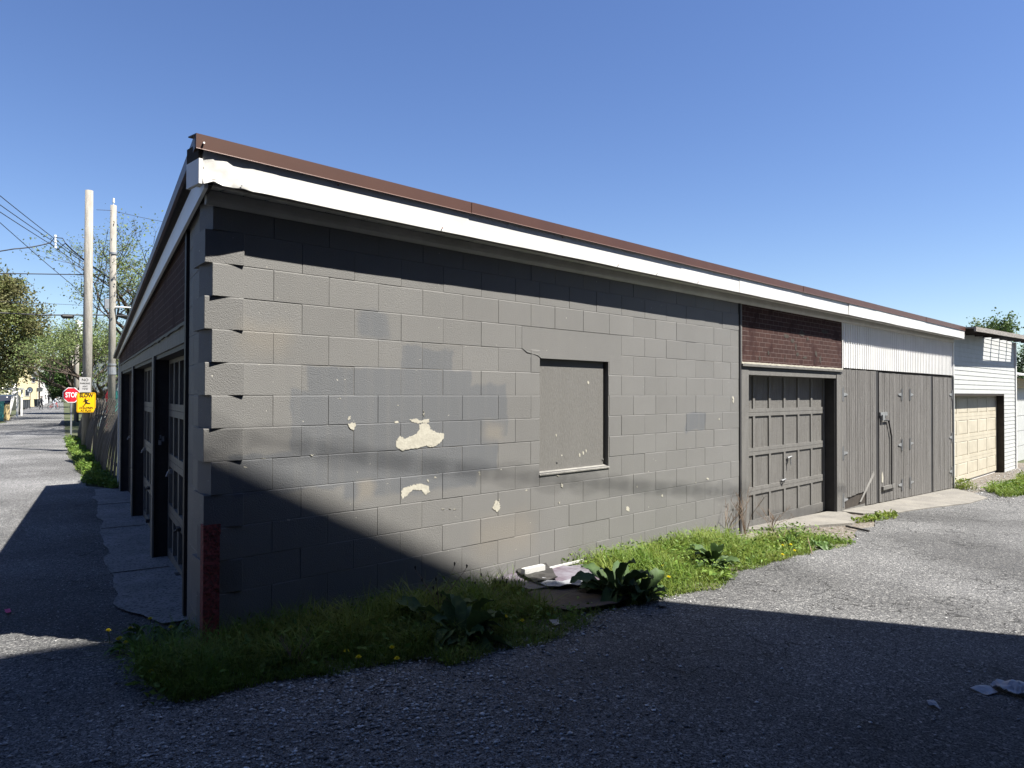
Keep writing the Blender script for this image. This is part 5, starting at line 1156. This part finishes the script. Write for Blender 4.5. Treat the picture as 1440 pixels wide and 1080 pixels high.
# ------------------------------------------------------------------ people
def person(P, rz, J, E_, rad, cloth, label, sc, hair=True, legm='cloth_dark'):
    """one skinned body; J joints (x sideways, y forward, z up), metres"""
    t = thing('person', label, 'person', P, rz)
    me = bpy.data.meshes.new('body'); me.from_pydata([Vector(j)*sc for j in J], E_, []); o = put('body', me, t)
    me.materials.append(MT[cloth]); me.materials.append(MT['skin'])
    md = o.modifiers.new('skin', 'SKIN'); sv = me.skin_vertices
    if not sv: 
        bpy.context.view_layer.objects.active = o; 
    for i, v in enumerate(me.skin_vertices[0].data): v.radius = (rad[i]*sc, rad[i]*sc); v.use_root = (i == 0)
    o.modifiers.new('sub', 'SUBSURF').levels = 1; o.modifiers['sub'].render_levels = 2
    hd = J[3]; q = MB(); bm = bmesh.new(); bmesh.ops.create_uvsphere(bm, u_segments=14, v_segments=10, radius=.10*sc)
    for v in bm.verts: v.co.z *= 1.2; v.co += Vector(hd)*sc + Vector((0,0,.03*sc))
    me2 = bpy.data.meshes.new('head'); bm.to_mesh(me2); bm.free(); me2.materials.append(MT['skin']); put('head', me2, t)
    bm = bmesh.new(); bmesh.ops.create_uvsphere(bm, u_segments=14, v_segments=10, radius=.112*sc)
    bmesh.ops.delete(bm, geom=[v for v in bm.verts if v.co.z < -.01 and v.co.y > -.02], context='VERTS')
    for v in bm.verts: v.co.z *= 1.2; v.co += Vector(hd)*sc + Vector((0,-.012,.045*sc))
    me3 = bpy.data.meshes.new('hair'); bm.to_mesh(me3); bm.free(); me3.materials.append(MT['hair']); put('hair', me3, t)
    return t
ED = [(0,1),(1,2),(2,3),(1,4),(4,5),(5,6),(1,7),(7,8),(8,9),(0,10),(10,11),(11,12),(12,13),(0,14),(14,15),(15,16),(16,17)]
RD = [.13,.13,.055,.06,.06,.045,.035,.06,.045,.035,.10,.065,.045,.04,.10,.065,.045,.04]
walk = [(0,0,.92),(0,.02,1.38),(0,.03,1.52),(0,.05,1.62),(-.18,.02,1.40),(-.24,.05,1.14),(-.20,.25,1.02),(.18,.02,1.40),(.26,.10,1.16),(.22,.36,1.12),(-.09,0,.88),(-.10,.14,.50),(-.10,.05,.09),(-.10,.20,.04),(.09,0,.88),(.10,-.02,.50),(.10,-.24,.12),(.10,-.12,.04)]
ride = [(0,-.05,.95),(0,.22,1.34),(0,.30,1.47),(0,.36,1.57),(-.17,.22,1.36),(-.24,.36,1.14),(-.22,.56,1.05),(.17,.22,1.36),(.24,.36,1.14),(.22,.56,1.05),(-.08,-.03,.92),(-.10,.30,.80),(-.10,.18,.36),(-.10,.32,.30),(.08,-.03,.92),(.10,.22,.62),(.10,.05,.24),(.10,.18,.18)]
Pp = base(58.5, 76); person(Pp, -.75-1.2, walk, ED, RD, 'cloth_dark', 'child in dark clothes walking across the street at the left', .80)
Pp = base(75.5, 78); rz = -.75-1.35
person(Pp, rz, ride, ED, RD, 'cloth_pale', 'child in a pale top riding a bicycle across the street', .78)
t = thing('bicycle', 'small red bicycle ridden by the child in the pale top', 'bicycle', Pp, rz); sc = .78
for y in (-.48, .52):
    q = MB(); q.tube([(0, y*sc+.28*sc*math.cos(a), .29*sc+.28*sc*math.sin(a)) for a in [2*PI*i/20 for i in range(21)]], .022, 6, cap=False); w_ = build('wheel', q, MT['rubber'], t)
    q = MB(); [q.tube([(0, y*sc, .29*sc), (0, y*sc+.27*sc*math.cos(a), .29*sc+.27*sc*math.sin(a))], .006, 3) for a in [2*PI*i/8 for i in range(8)]]; build('spokes', q, MT['metal'], w_)
q = MB()
for a, b in (((0,-.48,.29),(0,-.12,.32)),((0,-.12,.32),(0,-.18,.80)),((0,-.18,.72),(0,-.48,.29)),((0,-.16,.66),(0,.36,.78)),((0,-.12,.32),(0,.36,.78)),((0,.36,.86),(0,.52,.29)),((0,.36,.78),(0,.36,.98))): q.tube([Vector(a)*sc, Vector(b)*sc], .022, 6)
build('frame', q, MT['red'], t)
q = MB(); q.tube([Vector((-.25,.5,1.02))*sc, Vector((-.2,.38,1.0))*sc, Vector((.2,.38,1.0))*sc, Vector((.25,.5,1.02))*sc], .016, 6); build('handlebar', q, MT['metal'], t)
q = MB(); q.box(-.05, .05, -.2, .02, .64, .68); build('saddle', q, MT['rubber'], t)
Pp = base(68.5, 118); person(Pp, -.75, walk, ED, RD, 'cloth_dark', 'tiny distant person in dark clothes far down the street', .95)
